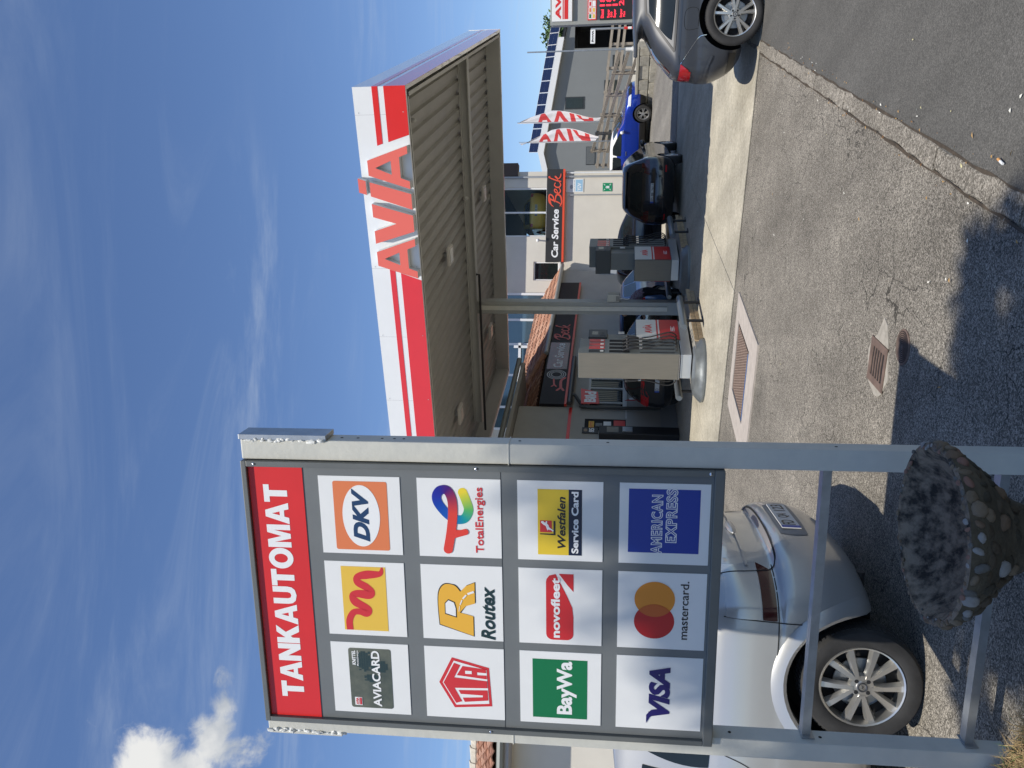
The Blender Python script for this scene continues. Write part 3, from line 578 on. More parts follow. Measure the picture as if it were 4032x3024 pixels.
b = B(); q = [bil(s, t, z) for z in (ZT - 0.12, ZT - 0.05) for s, t in ((0.01, 0.01), (0.99, 0.01), (0.99, 0.99), (0.01, 0.99))]; b.add(q, [(0, 1, 2, 3)[::-1], (4, 5, 6, 7)]); b.build('roof_sheet', GALV, cp)
# inner lip of the fascia
b = B()
for A, C in (((0.012, 0.012), (0.988, 0.012)), ((0.988, 0.012), (0.988, 0.988)), ((0.988, 0.988), (0.012, 0.988)), ((0.012, 0.988), (0.012, 0.012))):
    p, q = bil(*A, ZB + .004), bil(*C, ZB + .004); inward = (bil(0.5, 0.5, ZB + .004) - (p + q) / 2).normalized()
    b.add([p, q, q + inward * 0.06, p + inward * 0.06, p + Vector((0, 0, 0.36)) + inward * 0.06, q + Vector((0, 0, 0.36)) + inward * 0.06], [(0, 1, 2, 3), (3, 2, 5, 4)])
b.build('inner_lip', BEAM, cp)
# main beam and posts
BA, BZ = Vector((7.08, 16.29, 0)), Vector((2.07, 18.18, 0)); bd_ = (BZ - BA).normalized()
Bs, Be = BA - bd_ * 0.05, BA + bd_ * 8.6; MB = CI @ frame(Bs, Be - Bs, (0, 0, 1)); Lb = (Be - Bs).length
b = B(); b.box(0, Lb, 4.95, 4.97, -0.11, 0.11, MB); b.box(0, Lb, 4.97, 5.13, -0.012, 0.012, MB); b.box(0, Lb, 5.13, 5.155, -0.11, 0.11, MB); b.build('main_beam', BEAM, cp)
def post(P0, base):
    M = CI @ frame(P0, bd_ * -1, (0, 0, 1))
    b = B(); b.box(-0.15, 0.15, base, 4.95, -0.15, 0.15, M, bev=0.012); p = b.build('post', mat('post_paint', (0.34, 0.345, 0.32), 0.5, var=0.06, vs=2), cp)
    B().box(-0.19, 0.19, base - 0.02, base + 0.02, -0.19, 0.19, M).build('base_plate', GALV, p)
    B().box(-0.05, 0.05, base + 0.3, 4.9, 0.152, 0.19, M).build('cable_duct', STEELP, p)
    return M
MP = post(BZ + Vector((-0.22, 0.08, 0)), 0.22); post(BZ + bd_ * 5.0, 0.22)
pipe = [BZ + bd_ * (-0.55) + Vector((-0.05, -0.18, 4.93)), BZ + bd_ * (-0.55) + Vector((-0.05, -0.18, 4.86)), BZ + bd_ * 0.3 + Vector((-0.05, -0.2, 4.86)), BZ + bd_ * 3.4 + Vector((-0.05, -0.2, 4.86))]
B().tube([p + Vector((-2.5, -17.2, 0)) for p in pipe], 0.028, 8).build('conduit', BLACK, cp)
LAMPF = mat('lamp_housing', (0.62, 0.6, 0.55), 0.5); LAMPG = mat('lamp_lens', (0.5, 0.5, 0.46), 0.25)
fd = (FR - FL).normalized()
for x, y in ((440, 925), (562, 702), (478, 1500), (586, 1200)):
    c = G(*UV(1300 + x * 1.0855, y * 1.0855), 5.02); M = CI @ frame(c, fd, (0, 0, 1))
    lf = B().box(-0.19, 0.19, 0.0, 0.06, -0.19, 0.19, M, bev=0.015).build('ceiling_light', LAMPF, cp)
    B().box(-0.15, 0.15, -0.008, 0.0, -0.14, 0.14, M).build('lens', LAMPG, lf); B().box(-0.05, 0.05, 0.06, 0.14, -0.05, 0.05, M).build('bracket', GALV, lf)
for x, y in ((606, 888), (492, 720), (300, 437)):
    c = G(*UV(1300 + x * 1.0855, y * 1.0855), 5.06) - Vector((2.5, 17.2, 0)); B().ball(c, (0.05, 0.05, 0.06), u=8, v=6).build('sensor', BEAM, cp)
# towel dispenser on the canopy post
PB = (BZ + Vector((-0.22, 0.08, 0))) * KC
M = frame(PB, bd_ * -1, (0, 0, 1))
td = thing('towel_dispenser', 'beige paper towel dispenser box fixed to the canopy post', 'dispenser', mw=M @ Matrix.Translation((0.163, 1.75, 0.03)))
B().box(0.002, 0.19, -0.15, 0.16, -0.14, 0.14, bev=0.03).build('housing', mat('dispenser_beige', (0.5, 0.48, 0.4), 0.5), td); B().box(0.03, 0.16, -0.15, -0.06, 0.141, 0.146).build('window', mat('smoked', (0.2, 0.19, 0.17), 0.2), td)
b = B(); b.add([(0.06 + 0.01 * math.sin(i), -0.15 - i * 0.035, z * (1 - 0.06 * i)) for i in range(8) for z in (-0.07, 0.07)], [(2 * i, 2 * i + 1, 2 * i + 3, 2 * i + 2) for i in range(7)]); b.build('paper_towel', WHITE, td)
# ================================================================ pumps
PX, PY = Vector((0.876, -0.483, 0)).normalized(), Vector((0.483, 0.876, 0)).normalized()
PANELW = mat('pump_white', (0.62, 0.62, 0.58), 0.3); PANELR = mat('pump_red', (0.5, 0.02, 0.02), 0.3); PGREY = mat('pump_grey', (0.15, 0.16, 0.15), 0.45, var=0.05, vs=3); PDK = mat('pump_dark', (0.05, 0.055, 0.055), 0.5)
def make_pump(label, mw):
    t = thing('fuel_pump', label, 'fuel pump', mw=mw, group='fuel pumps under the canopy')   # x across, y along the island (tower first), z up
    B().box(0.02, 0.53, 0.02, 1.58, 0.23, 0.43, bev=0.008).build('plinth', mat('plinth_steel', (0.62, 0.62, 0.6), 0.35, 0.6), t)
    tw = B().box(0, 0.55, 0, 0.64, 0.45, 2.38, bev=0.012).build('tower', PGREY, t)
    B().box(0.004, 0.546, -0.006, 0.0, 0.47, 2.372).build('steel_cover', STEEL, tw); B().box(0.004, 0.546, -0.01, -0.006, 0.445, 0.462).build('edge_strip', CHROME, tw)
    cb = B().box(0.01, 0.54, 0.65, 1.59, 0.40, 1.27, bev=0.012).build('cabinet', PGREY, t)
    B().box(0.015, 0.535, 1.59, 1.597, 0.42, 1.255).build('steel_cover', STEEL, cb)
    for s in (0, 1):
        X = lambda d: (0.55 + d) if s else -d
        def bx(d0, d1, *a, **k): 
            q = sorted((X(d0), X(d1))); return B().box(q[0], q[1], *a, **k)
        pw = bx(0.0, 0.006, 0.66, 1.58, 0.88, 1.262).build('white_panel', PANELW, cb); bx(0.0, 0.006, 0.66, 1.58, 0.42, 0.80).build('red_panel', PANELR, cb); bx(0.0, 0.005, 0.66, 1.58, 0.83, 0.862).build('red_line', PANELR, cb)
        bx(0.0, 0.004, 0.66, 1.58, 0.80, 0.88).build('white_line', PANELW, cb)
        M = frame((X(0.0075), 0.66 if s else 1.58, 0), (0, 1 if s else -1, 0), (0, 0, 1)); b = B(); text(b, 'AVIA', 0.26, 0.68, 0.95, 1.09, 0, bold=0.045, M=M); b.poly(rect(0.52, 0.56, 1.105, 1.13), 0, M)
        b.build('panel_lettering', RED, cb)
        b = B(); [b.poly(rect(0.36, 0.6 - 0.05 * (i % 2), 0.50 + i * 0.03, 0.512 + i * 0.03), 0, M) for i in range(3)]; b.build('small_print', WHITE, cb)
        for i in range(4):
            y = 0.085 + i * 0.155
            bx(0.0, 0.006, y - 0.055, y + 0.055, 1.88, 2.18).build('grade_strip', BLACK if i == 0 else PANELR, tw); bx(0.006, 0.009, y - 0.03, y + 0.03, 1.90, 1.965).build('grade_label', PANELW, tw)
            bx(-0.03, 0.002, y - 0.05, y + 0.05, 1.40, 1.79).build('nozzle_slot', DARK, tw)
            c = Vector((X(0.05), y, 1.42)); sgn = 1 if s else -1
            b = B(); b.tube([c + Vector((-0.03 * sgn, 0, 0.12)), c + Vector((0.0, 0, 0.05)), c + Vector((0.035 * sgn, 0, -0.03)), c + Vector((0.03 * sgn, 0, -0.13)), c + Vector((0.02 * sgn, 0, -0.2))], [0.012, 0.022, 0.034, 0.028, 0.02], 8); b.ball(c + Vector((0.05 * sgn, 0, 0.02)), (0.03, 0.026, 0.03), u=8, v=6)
            nz = b.build('nozzle', BLACK, t); B().tube([c + Vector((0.02 * sgn, 0, -0.2)), c + Vector((0.018 * sgn, 0, -0.26))], 0.021, 8).build('swivel', CHROME, nz)
            h = [c + Vector((0.018 * sgn, 0, -0.26)), c + Vector((0.05 * sgn, 0.01, -0.45)), c + Vector((0.12 * sgn, 0.02, -0.68)), c + Vector((0.13 * sgn, 0.03, -0.82)), c + Vector((0.06 * sgn, 0.05, -0.92)), Vector((X(-0.01), y + 0.06, 0.52))]
            B().tube([Vector(p) for p in catmull(h, 5)], 0.013, 7).build('hose', RUB, nz)
            bx(0.002, 0.012, y - 0.045, y - 0.035, 0.55, 1.2).build('hose_guide', BLACK, tw)
        # computer head standing behind the tower
    hd = B().box(-0.03, 0.58, 0.66, 1.02, 1.84, 2.21, bev=0.012).build('display_head', PDK, t)
    B().box(0.06, 0.49, 0.66, 0.98, 1.27, 1.84, bev=0.006).build('neck', PGREY, t)
    for s in (0, 1):
        M = frame((0.583, 0.66, 0) if s else (-0.033, 1.02, 0), (0, 1 if s else -1, 0), (0, 0, 1))
        b = B(); b.poly(rect(0.1, 0.26, 2.02, 2.14), 0, M); b.build('screen', mat('lcd', (0.13, 0.15, 0.14), 0.2), hd); b = B(); text(b, '3', 0.03, 0.1, 1.87, 1.98, 0, 0.04, M=M); b.poly(rect(0.16, 0.2, 1.9, 1.95), 0, M); b.build('pump_number', BLACK, hd)
        b = B(); [b.poly(rect(0.15 + 0.06 * i, 0.19 + 0.06 * i, 1.5, 1.62), 0, M) for i in range(2)]; b.build('sticker', PANELW, hd)
    return t
def island(Mw, label, steel=True):
    t = thing('pump_island', label, 'pump island', mw=Mw, group='pump islands')
    b = B(); o = [(x, y) for x, y in rrect(-0.22, 0.77, -0.35, 2.7, 0.3, 8)]; b.prism(o, 0.0, 0.19); b.build('core', mat('island_concrete', (0.3, 0.28, 0.24), 0.9, var=0.2, vs=4), t)
    BRK = mat('island_brick', (0.40, 0.29, 0.17), 0.85, var=0.25, vs=9)
    for s in (-0.245, 0.772):
        for i in range(13):
            for j in range(2): B().box(s, s + 0.023, 0.02 + i * 0.2 + 0.1 * j, 0.02 + i * 0.2 + 0.1 * j + 0.19, 0.02 + j * 0.085, 0.098 + j * 0.085, bev=0.004).build('brick', BRK, t)
    M = Matrix.Translation((0.275, -0.12, 0))
    b = B(); b.lathe([(0.60, 0.0), (0.60, 0.035), (0.61, 0.04), (0.61, 0.07), (0.60, 0.075), (0.57, 0.11), (0.47, 0.195), (0.42, 0.205), (0.0, 0.21)], 36, M); b.build('round_guard', mat('guard_steel', (0.24, 0.26, 0.265), 0.4, 0.6, var=0.12, vs=5, rvar=0.1), t)
    for s in (-0.5, 1.05):
        b = B(); b.tube([(s, 0.15, 0.40), (s, 0.2, 0.40), (s, 1.55, 0.40), (s, 1.6, 0.40)], [0.055, 0.07, 0.07, 0.055], 12); r = b.build('crash_bar', mat('bar_paint', (0.13, 0.15, 0.165), 0.35, 0.3), t)
        for y in (0.45, 1.35): B().tube([(s, y, 0.0), (s, y, 0.36)], 0.03, 8).build('leg', BLACK, r); B().tube([(s, y, 0.012), (s, y + 0.22, 0.012)], 0.03, 6).build('foot', BLACK, r)
    return t
C1 = Vector((0.633, 15.0, 0.0)) - PX * 0.55; M1 = frame(C1, PX, PY); 
make_pump('steel fuel pump 3 with four black nozzles standing nearest the road', M1); island(M1, 'brick island with round steel guard under the nearest pump')
C2 = Vector((3.009, 18.6, 0.0)); M2 = frame(C2 + PY * 1.6, -PX, -PY)
make_pump('shaded fuel pump farther back right of the canopy post', M2); island(frame(C2 - PX * 0.55 + PY * 0.1, PX, PY), 'dark pump island with crash bars under the farther pump')
# ================================================================ workshop building (cream, two storeys)
CREAM = mat('cream_render', (0.64, 0.6, 0.52), 0.85, var=0.05, vs=1.2, bump=0.15, bs=35); WFR = mat('white_frame', (0.75, 0.75, 0.74), 0.35)
ws = thing('workshop_building', 'cream two storey workshop with glazed upper showroom and black name board', 'building', (6, 30, 0))
def wb(name, x0, x1, y0, y1, z0, z1, m, par=ws, **k): return B().box(x0 - 6, x1 - 6, y0 - 30, y1 - 30, z0, z1, **k).build(name, m, par)
wx0, wx1 = -2.5, 8.28; wy1 = 39
wl = wb('wall', wx0, wx1, 30, 30.3, 0, 3.9, CREAM)
for x0, x1, z0, z1 in ((wx0, 4.05, 3.9, 6.7), (4.05, 4.78, 3.9, 3.92), (4.05, 4.78, 4.92, 6.7), (4.78, 5.75, 3.9, 6.7), (7.66, wx1, 3.9, 6.7), (5.75, 7.66, 6.25, 6.7), (5.75, 7.66, 3.9, 4.42)):
    wb('wall', x0, x1, 30, 30.3, z0 + 0.002, z1, CREAM)
wb('side_wall', wx1 - 0.3, wx1 - 0.002, 30.3, wy1, 0, 6.7, CREAM); wb('floor_slab', wx0, wx1 - 0.3, 30.3, wy1, 4.2, 4.42, CREAM); wb('ceiling', wx0, wx1 - 0.3, 30.3, wy1, 6.35, 6.6, mat('brown_ceiling', (0.05, 0.042, 0.033), 0.9))
wb('rear_parapet', 3.0, wx1 - 0.3, wy1 - 0.2, wy1, 4.42, 4.75, CREAM); wb('rear_lintel', 3.0, wx1 - 0.3, wy1 - 0.2, wy1, 6.28, 6.35, mat('brown_ceiling', (0.05, 0.042, 0.033))); wb('partition', 2.8, 3.0, 30.3, wy1, 4.42, 6.35, DARK)
for x in (4.4, 5.9, 7.2): wb('rear_post', x, x + 0.07, wy1 - 0.15, wy1 - 0.08, 4.75, 6.28, WFR)
rf = wb('roof', wx0 - 0.3, wx1 + 0.25, 29.22, wy1 + 0.3, 6.72, 6.95, mat('roof_edge', (0.3, 0.29, 0.27), 0.7))
def window(x0, x1, z0, z1, mull=(), fr=0.05, y=30.0, gl=GLASS, fm=WFR, par=ws, name='window'):
    w = B()
    for a, b_, c, d in ((x0, x1, z0, z0 + fr), (x0, x1, z1 - fr, z1), (x0, x0 + fr, z0 + fr, z1 - fr), (x1 - fr, x1, z0 + fr, z1 - fr)): w.box(a - 6, b_ - 6, y + 0.06 - 30, y + 0.14 - 30, c, d)
    for mx_ in mull: w.box(mx_ - fr / 2 - 6, mx_ + fr / 2 - 6, y + 0.05 - 30, y + 0.15 - 30, z0 + fr, z1 - fr)
    o = w.build(name, fm, par)
    xs = [x0 + fr] + [m_ for m_ in mull] + [x1 - fr]
    for a, b_ in zip(xs[:-1], xs[1:]): B().box(a - 6 + 0.001, b_ - 6 - 0.001, y + 0.095 - 30, y + 0.105 - 30, z0 + fr, z1 - fr).build('pane', gl, o)
    return o
CLEAR = bpy.data.materials.new('clear_glass'); CLEAR.use_nodes = True; _t = CLEAR.node_tree; _t.nodes.clear()
_o = _t.nodes.new('ShaderNodeOutputMaterial'); _m = _t.nodes.new('ShaderNodeMixShader'); _a = _t.nodes.new('ShaderNodeBsdfTransparent'); _g = _t.nodes.new('ShaderNodeBsdfGlossy'); _g.inputs['Roughness'].default_value = 0.02; _a.inputs[0].default_value = (0.86, 0.92, 0.92, 1); _m.inputs[0].default_value = 0.012
_t.links.new(_a.outputs[0], _m.inputs[1]); _t.links.new(_g.outputs[0], _m.inputs[2]); _t.links.new(_m.outputs[0], _o.inputs[0])
window(5.75, 7.66, 4.42, 6.25, (6.7,), 0.06, gl=CLEAR); window(4.05, 4.78, 3.92, 4.92, fr=0.05)
B().box(4.02 - 6, 4.81 - 6, -0.06, 0.06, 3.86, 3.915).build('window_sill', WFR, ws)
for x, r in ((8.05, 0.04), (7.34, 0.025)): B().tube([(x - 6, -0.06, 0.05), (x - 6, -0.06, 6.7 if r > .03 else 3.6)], r, 8).build('downpipe', mat('zinc', (0.4, 0.41, 0.41), 0.5, 0.4), ws)
B().tube([(8.2 - 6, -0.05, 0.05), (8.2 - 6, -0.05, 3.7)], 0.03, 8).build('downpipe', WHITE, ws); B().box(8.1 - 6, 8.6 - 6, -0.1, 0.3, 5.6, 6.72).build('shutter_box', mat('box_brown', (0.07, 0.05, 0.04), 0.7), ws)
B().tube([(5.55 - 6, -0.05, 4.35), (5.55 - 6, -0.2, 4.5), (5.55 - 6, -0.3, 4.7)], 0.03, 6).ball((5.55 - 6, -0.32, 4.74), 0.07, u=8, v=6).build('flood_light', WFR, ws)
# black name board
nb = thing('name_board', 'long black Car Service Beck board with red underline on the workshop wall', 'sign', (4.75, 29.83, 3.75))
B().box(0, 3.57, 0, 0.165, 0.08, 0.70).build('board', mat('board_black', (0.03, 0.029, 0.028), 0.45), nb); B().box(0, 3.57, -0.005, 0.165, 0.0, 0.078).build('red_rail', mat('rail_orange', (0.75, 0.085, 0.035), 0.4), nb)
MN = frame((0, -0.003, 0), (1, 0, 0), (0, 0, 1))
b = B(); text(b, 'Car Service', 0.16, 2.02, 0.215, 0.475, 0, 0.03, 0.12, M=MN); b.build('lettering', INKW, nb)
BECK = [[((0.02, 0.05), 0.02), ((0.16, 0.2), 0.05), ((0.3, 0.82), 0.075), ((0.36, 0.93), 0.06), ((0.05, 0.74), 0.03)], [((0.02, 0.62), 0.03), ((0.2, 0.93), 0.06), ((0.47, 0.93), 0.07), ((0.42, 0.68), 0.06), ((0.2, 0.53), 0.04), ((0.46, 0.42), 0.07), ((0.42, 0.12), 0.075), ((0.16, 0.03), 0.06), ((0.04, 0.16), 0.03)],
        [((0.52, 0.3), 0.035), ((0.66, 0.42), 0.05), ((0.68, 0.56), 0.06), ((0.58, 0.52), 0.06), ((0.53, 0.26), 0.065), ((0.62, 0.13), 0.06), ((0.74, 0.24), 0.03)], [((0.92, 0.52), 0.05), ((0.84, 0.58), 0.05), ((0.76, 0.42), 0.065), ((0.77, 0.2), 0.065), ((0.87, 0.13), 0.055), ((0.97, 0.24), 0.03)],
        [((0.98, 0.12), 0.06), ((1.03, 0.5), 0.06), ((1.14, 0.98), 0.055), ((1.18, 0.9), 0.03)], [((1.02, 0.34), 0.03), ((1.14, 0.42), 0.05), ((1.17, 0.55), 0.055), ((1.08, 0.34), 0.05), ((1.15, 0.16), 0.055), ((1.27, 0.12), 0.03)]]
def script(b, x0, x1, y0, y1, M, k=1.0):
    zo = 0.0
    for st in BECK:
        q = B(); stroke(q, [(x0 + p[0] * (x1 - x0) / 1.27, y0 + p[1] * (y1 - y0)) for p, w in st], [w * (y1 - y0) * 1.5 * k for p, w in st], 0, 6); zo += 0.004
        for i_, v_ in enumerate(q.v): v_.z += zo + 0.003 * (i_ % max(1, (len(q.v) - 32) // 2)) / max(1, len(q.v) // 2)
        b.add(q.v, q.f, M)
b = B(); script(b, 2.1, 3.38, 0.1, 0.63, MN); b.build('script_lettering', mat('beck_red', (0.8, 0.1, 0.05), 0.4), nb)
def wall_sign(name, label, x0, x1, z0, z1, m): 
    t = thing(name, label, 'sign', (x0, 29.98, z0)); B().box(0, x1 - x0, 0, 0.018, 0, z1 - z0).build('plate', m, t); return t, frame((0, -0.002, 0), (1, 0, 0), (0, 0, 1))
t, M = wall_sign('assembly_sign', 'small green assembly point sign on cream wall', 7.48, 7.8, 1.96, 2.31, mat('sign_green', (0.0, 0.24, 0.1), 0.4))
b = B()
for x, y, ax, ay in ((0.06, 0.29, 1, -1), (0.26, 0.29, -1, -1), (0.06, 0.06, 1, 1), (0.26, 0.06, -1, 1)):
    b.poly([(x - 0.03 * ax, y - 0.02 * ay), (x - 0.02 * ax, y - 0.03 * ay), (x + 0.02 * ax, y + 0.01 * ay), (x + 0.01 * ax, y + 0.02 * ay)], 0, M); b.poly([(x + 0.03 * ax, y + 0.03 * ay), (x + 0.03 * ax, y - 0.01 * ay), (x - 0.01 * ax, y + 0.03 * ay)], 0, M)
for x, h in ((0.13, 0.2), (0.16, 0.22), (0.19, 0.2)): b.poly(ell(x, h + 0.015, 0.012, 0.014, 10), 0, M); b.poly(rect(x - 0.013, x + 0.013, 0.1, h), 0, M)
b.build('pictogram', INKW, t)
t, M = wall_sign('inspection_sign', 'white and pale blue vehicle inspection sign under the name board', 7.46, 7.97, 3.05, 3.72, WHITE)
b = B(); b.poly(rect(0.03, 0.48, 0.03, 0.3), 0, M); b.build('blue_field', mat('tuv_blue', (0.3, 0.5, 0.66), 0.4), t)
M_ = frame((0, -0.004, 0), (1, 0, 0), (0, 0, 1)); b = B(); text(b, 'TÜV', 0.05, 0.36, 0.09, 0.25, 0, 0.03, 0.1, M=M_); b.build('white_lettering', INKW, t); b = B(); text(b, 'Hier prüft der', 0.03, 0.48, 0.32, 0.37, 0, 0.01, M=M); b.poly(ell(0.2, 0.46, 0.08, 0.06), 0, M); b.build('grey_print', mat('grey_print', (0.35, 0.37, 0.4), 0.5), t)
# grey meter cabinet and white skip-lid at the foot of the wall
t = thing('meter_cabinet', 'tall grey electric cabinet against the cream wall behind the farther pump', 'cabinet', (3.75, 29.55, 0)); B().box(0, 1.15, 0, 0.42, 0.1, 2.35, bev=0.015).build('housing', mat('cabinet_grey', (0.33, 0.36, 0.4), 0.5), t); B().box(0.08, 0.12, -0.03, 0, 1.3, 1.45).build('door_handle', BLACK, t)
# ================================================================ shop: long low front along line B
BP, BDr = Vector((0.77, 23.8, 0)), Vector((0.515, 0.857, 0)).normalized(); BNm = Vector((BDr.y, -BDr.x, 0))
MBs = frame(BP, BDr, (0, 0, 1))       # x along the front, y up, z towards the forecourt
sp = thing('shop_building', 'low petrol station shop with narrow tiled roof and shaded front', 'building', mw=MBs)
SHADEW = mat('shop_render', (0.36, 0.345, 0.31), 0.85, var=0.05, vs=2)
def sb(name, x0, x1, y0, y1, z0, z1, m, par=sp, **k): return B().box(x0, x1, y0, y1, z0, z1, **k).build(name, m, par)
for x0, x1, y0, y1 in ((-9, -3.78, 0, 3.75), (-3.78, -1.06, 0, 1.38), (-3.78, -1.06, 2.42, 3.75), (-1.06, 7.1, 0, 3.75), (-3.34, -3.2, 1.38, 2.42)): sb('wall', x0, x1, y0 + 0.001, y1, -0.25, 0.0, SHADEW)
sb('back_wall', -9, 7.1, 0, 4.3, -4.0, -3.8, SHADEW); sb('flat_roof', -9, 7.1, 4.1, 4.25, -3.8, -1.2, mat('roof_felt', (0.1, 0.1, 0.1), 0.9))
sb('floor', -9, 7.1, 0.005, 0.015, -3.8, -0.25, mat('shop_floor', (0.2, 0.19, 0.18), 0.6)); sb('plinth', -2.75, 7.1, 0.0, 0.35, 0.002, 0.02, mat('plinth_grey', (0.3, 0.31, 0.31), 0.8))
# window band of three panes
w = B()
for x0, x1, y0, y1 in ((-3.2, -1.06, 1.38, 1.45), (-3.2, -1.06, 2.36, 2.42), (-3.2, -3.14, 1.45, 2.36), (-1.12, -1.06, 1.45, 2.36), (-2.43, -2.37, 1.45, 2.36), (-1.66, -1.6, 1.45, 2.36)): w.box(x0, x1, y0, y1, -0.08, 0.01)
wo_ = w.build('window', mat('window_grey', (0.5, 0.5, 0.48), 0.5), sp)
SHOPGL = mat('shop_glass', (0.012, 0.018, 0.02), 0.04, spec=0.5)
for x0, x1 in ((-3.14, -2.43), (-2.37, -1.66), (-1.6, -1.12)): sb('pane', x0 + .001, x1 - .001, 1.45, 2.36, -0.03, -0.02, SHOPGL, wo_)
sb('window_sill', -3.25, -1.0, 1.33, 1.378, -0.05, 0.06, mat('window_grey', (0.5, 0.5, 0.48)))
for i in range(20): sb('blind_slat', -3.12 + i * 0.1, -3.07 + i * 0.1, 1.5, 2.34, -0.0195, -0.0165, mat('blind', (0.05, 0.06, 0.06), 0.6), wo_)
# shop window left of it with goods
for i, (x0, x1, y0, y1, m_) in enumerate(((-3.78, -3.36, 1.38, 1.68, RED), (-3.72, -3.42, 1.75, 1.95, WHITE), (-3.66, -3.5, 1.98, 2.16, GREYP), (-3.76, -3.42, 2.2, 2.34, mat('lotto_yellow', (0.75, 0.42, 0.02), 0.5)))): o_ = sb('window_poster', x0, x1, y0, y1, 0.045, 0.053, m_)
b = B(); text(b, 'LOTTO', -3.73, -3.45, 2.235, 2.31, 0.055, 0.03); b.build('poster_lettering', RED, sp)
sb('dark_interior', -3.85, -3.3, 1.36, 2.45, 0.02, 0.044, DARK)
# near block with deeper wall and higher eave
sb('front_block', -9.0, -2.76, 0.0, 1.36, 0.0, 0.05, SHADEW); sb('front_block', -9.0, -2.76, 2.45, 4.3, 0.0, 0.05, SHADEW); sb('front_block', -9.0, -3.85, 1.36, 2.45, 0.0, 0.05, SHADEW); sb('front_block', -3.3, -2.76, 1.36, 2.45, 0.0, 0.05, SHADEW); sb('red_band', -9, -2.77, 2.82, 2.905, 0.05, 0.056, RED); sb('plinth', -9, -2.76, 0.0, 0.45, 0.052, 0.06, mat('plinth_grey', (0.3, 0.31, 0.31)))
sb('soffit', -9, -0.95, 4.32, 4.42, -0.6, 0.42, SHADEW); B().tube([(-9, 4.5, 0.46), (-0.85, 4.5, 0.46)], 0.075, 10).build('gutter', mat('gutter_zinc', (0.22, 0.23, 0.21), 0.5, 0.3), sp)
TERR = mat('clay_tile', (0.34, 0.165, 0.10), 0.8, var=0.35, vs=4, bump=0.3, bs=30); TERR2 = mat('clay_tile_pale', (0.40, 0.225, 0.15), 0.8, var=0.3, vs=5, bump=0.3, bs=30); TERR3 = mat('clay_tile_dark', (0.25, 0.12, 0.075), 0.85, var=0.35, vs=5, bump=0.3, bs=30)
def tile_mesh(m):
    b = B(); n = 6; w, l = 0.21, 0.36; vs = []
    for j, yy in enumerate((0, l)):
        for i in range(n + 1):
            u = i / n; z = 0.045 * math.sin(u * math.pi) ** 0.7 if u < 0.62 else 0.045 * math.sin(0.62 * math.pi) ** 0.7 * (1 - (u - 0.62) / 0.38) ** 1.5
            vs.append((u * w * 1.04, yy, z + (0.028 if j == 0 else 0.0)))
    vs += [(v[0], 0, v[2] - 0.022) for v in vs[:n + 1]]
    q = n + 1; b.add(vs, [(i, i + 1, q + i + 1, q + i) for i in range(n)] + [(2 * q + i, 2 * q + i + 1, i + 1, i) for i in range(n)], smooth=False)
    return b.mesh('roof_tile', m)
TM = [tile_mesh(m_) for m_ in (TERR, TERR2, TERR3)]
def tile_field(parent, M, nx, ny, keep=lambda x, y: True, w=0.21, l=0.31):
    for j in range(ny):
        for i in range(nx):
            if keep((i + 0.5) * w, (j + 0.5) * l):
                link('roof_tile', rnd.choice(TM), parent, M @ Matrix.Translation((i * w, j * l, rnd.uniform(0, 0.006))) @ Matrix.Rotation(rnd.uniform(-0.015, 0.015), 4, 'Z'))
# narrow sloping tiled strip: eave y 3.78 -> ridge 4.62, run 1.3
ROOFM = mat('roof_boards', (0.2, 0.1, 0.06), 0.9)
sl_ = math.atan2(0.84, 1.3); slope_l = math.hypot(0.84, 1.3)
b = B(); b.add([(0.1, 3.80, 0.1), (7.1, 3.80, 0.1), (7.1, 4.62, -1.2), (-0.9, 4.62, -1.2), (-0.9, 3.80, -1.2)], [(0, 1, 2, 3)]); b.add([(0.1, 3.80, 0.1), (-0.9, 4.62, -1.2), (-2.6, 3.85, -1.2), (-2.6, 3.80, 0.1)], [(0, 1, 2, 3)]); rs_ = b.build('tiled_roof', ROOFM, sp)
Mr = Matrix.Translation((0.1, 3.83, 0.12)) @ Matrix.Rotation(-(math.pi / 2 - sl_) + 0, 4, 'X')
def slopeM(O, ex, up): return frame(O, ex, up)
upv = Vector((0, 0.84, -1.3)).normalized()
tile_field(rs_, frame((-0.9, 3.80, 0.12) , (1, 0, 0), upv), 38, 5, lambda x, y: x > 1.0 - y * 0.65)
# hip end facing left, and its pale hip tiles
hv = Vector((-0.35, 0.45, -0.9)); e1 = Vector((-1, 0.02, 0)); 
tile_field(rs_, frame((-2.75, 3.80, 0.06), (1, 0, 0), Vector((0.0, 0.62, -1.0)).normalized()), 13, 5, lambda x, y: x < 2.75 - y * 0.55)
for i in range(7):
    p = Vector((0.1, 3.84, 0.14)).lerp(Vector((-0.9, 4.7, -1.2)), i / 7); q = Vector((0.1, 3.84, 0.14)).lerp(Vector((-0.9, 4.7, -1.2)), (i + 1.15) / 7)
    B().tube([p, q], [0.11, 0.09], 8).build('hip_tile', rnd.choice((TERR, TERR2)), rs_)
for i in range(20): 
    p = Vector((-0.9 + i * 0.4, 4.66, -1.2)); B().tube([p, p + Vector((0.43, 0.0, 0))], [0.1, 0.085], 8).build('ridge_tile', rnd.choice((TERR, TERR2)), rs_)
B().tube([(0.05, 3.78, 0.2), (7.12, 3.78, 0.2)], 0.07, 10).build('gutter', mat('gutter_zinc2', (0.33, 0.33, 0.3), 0.5, 0.3), sp)
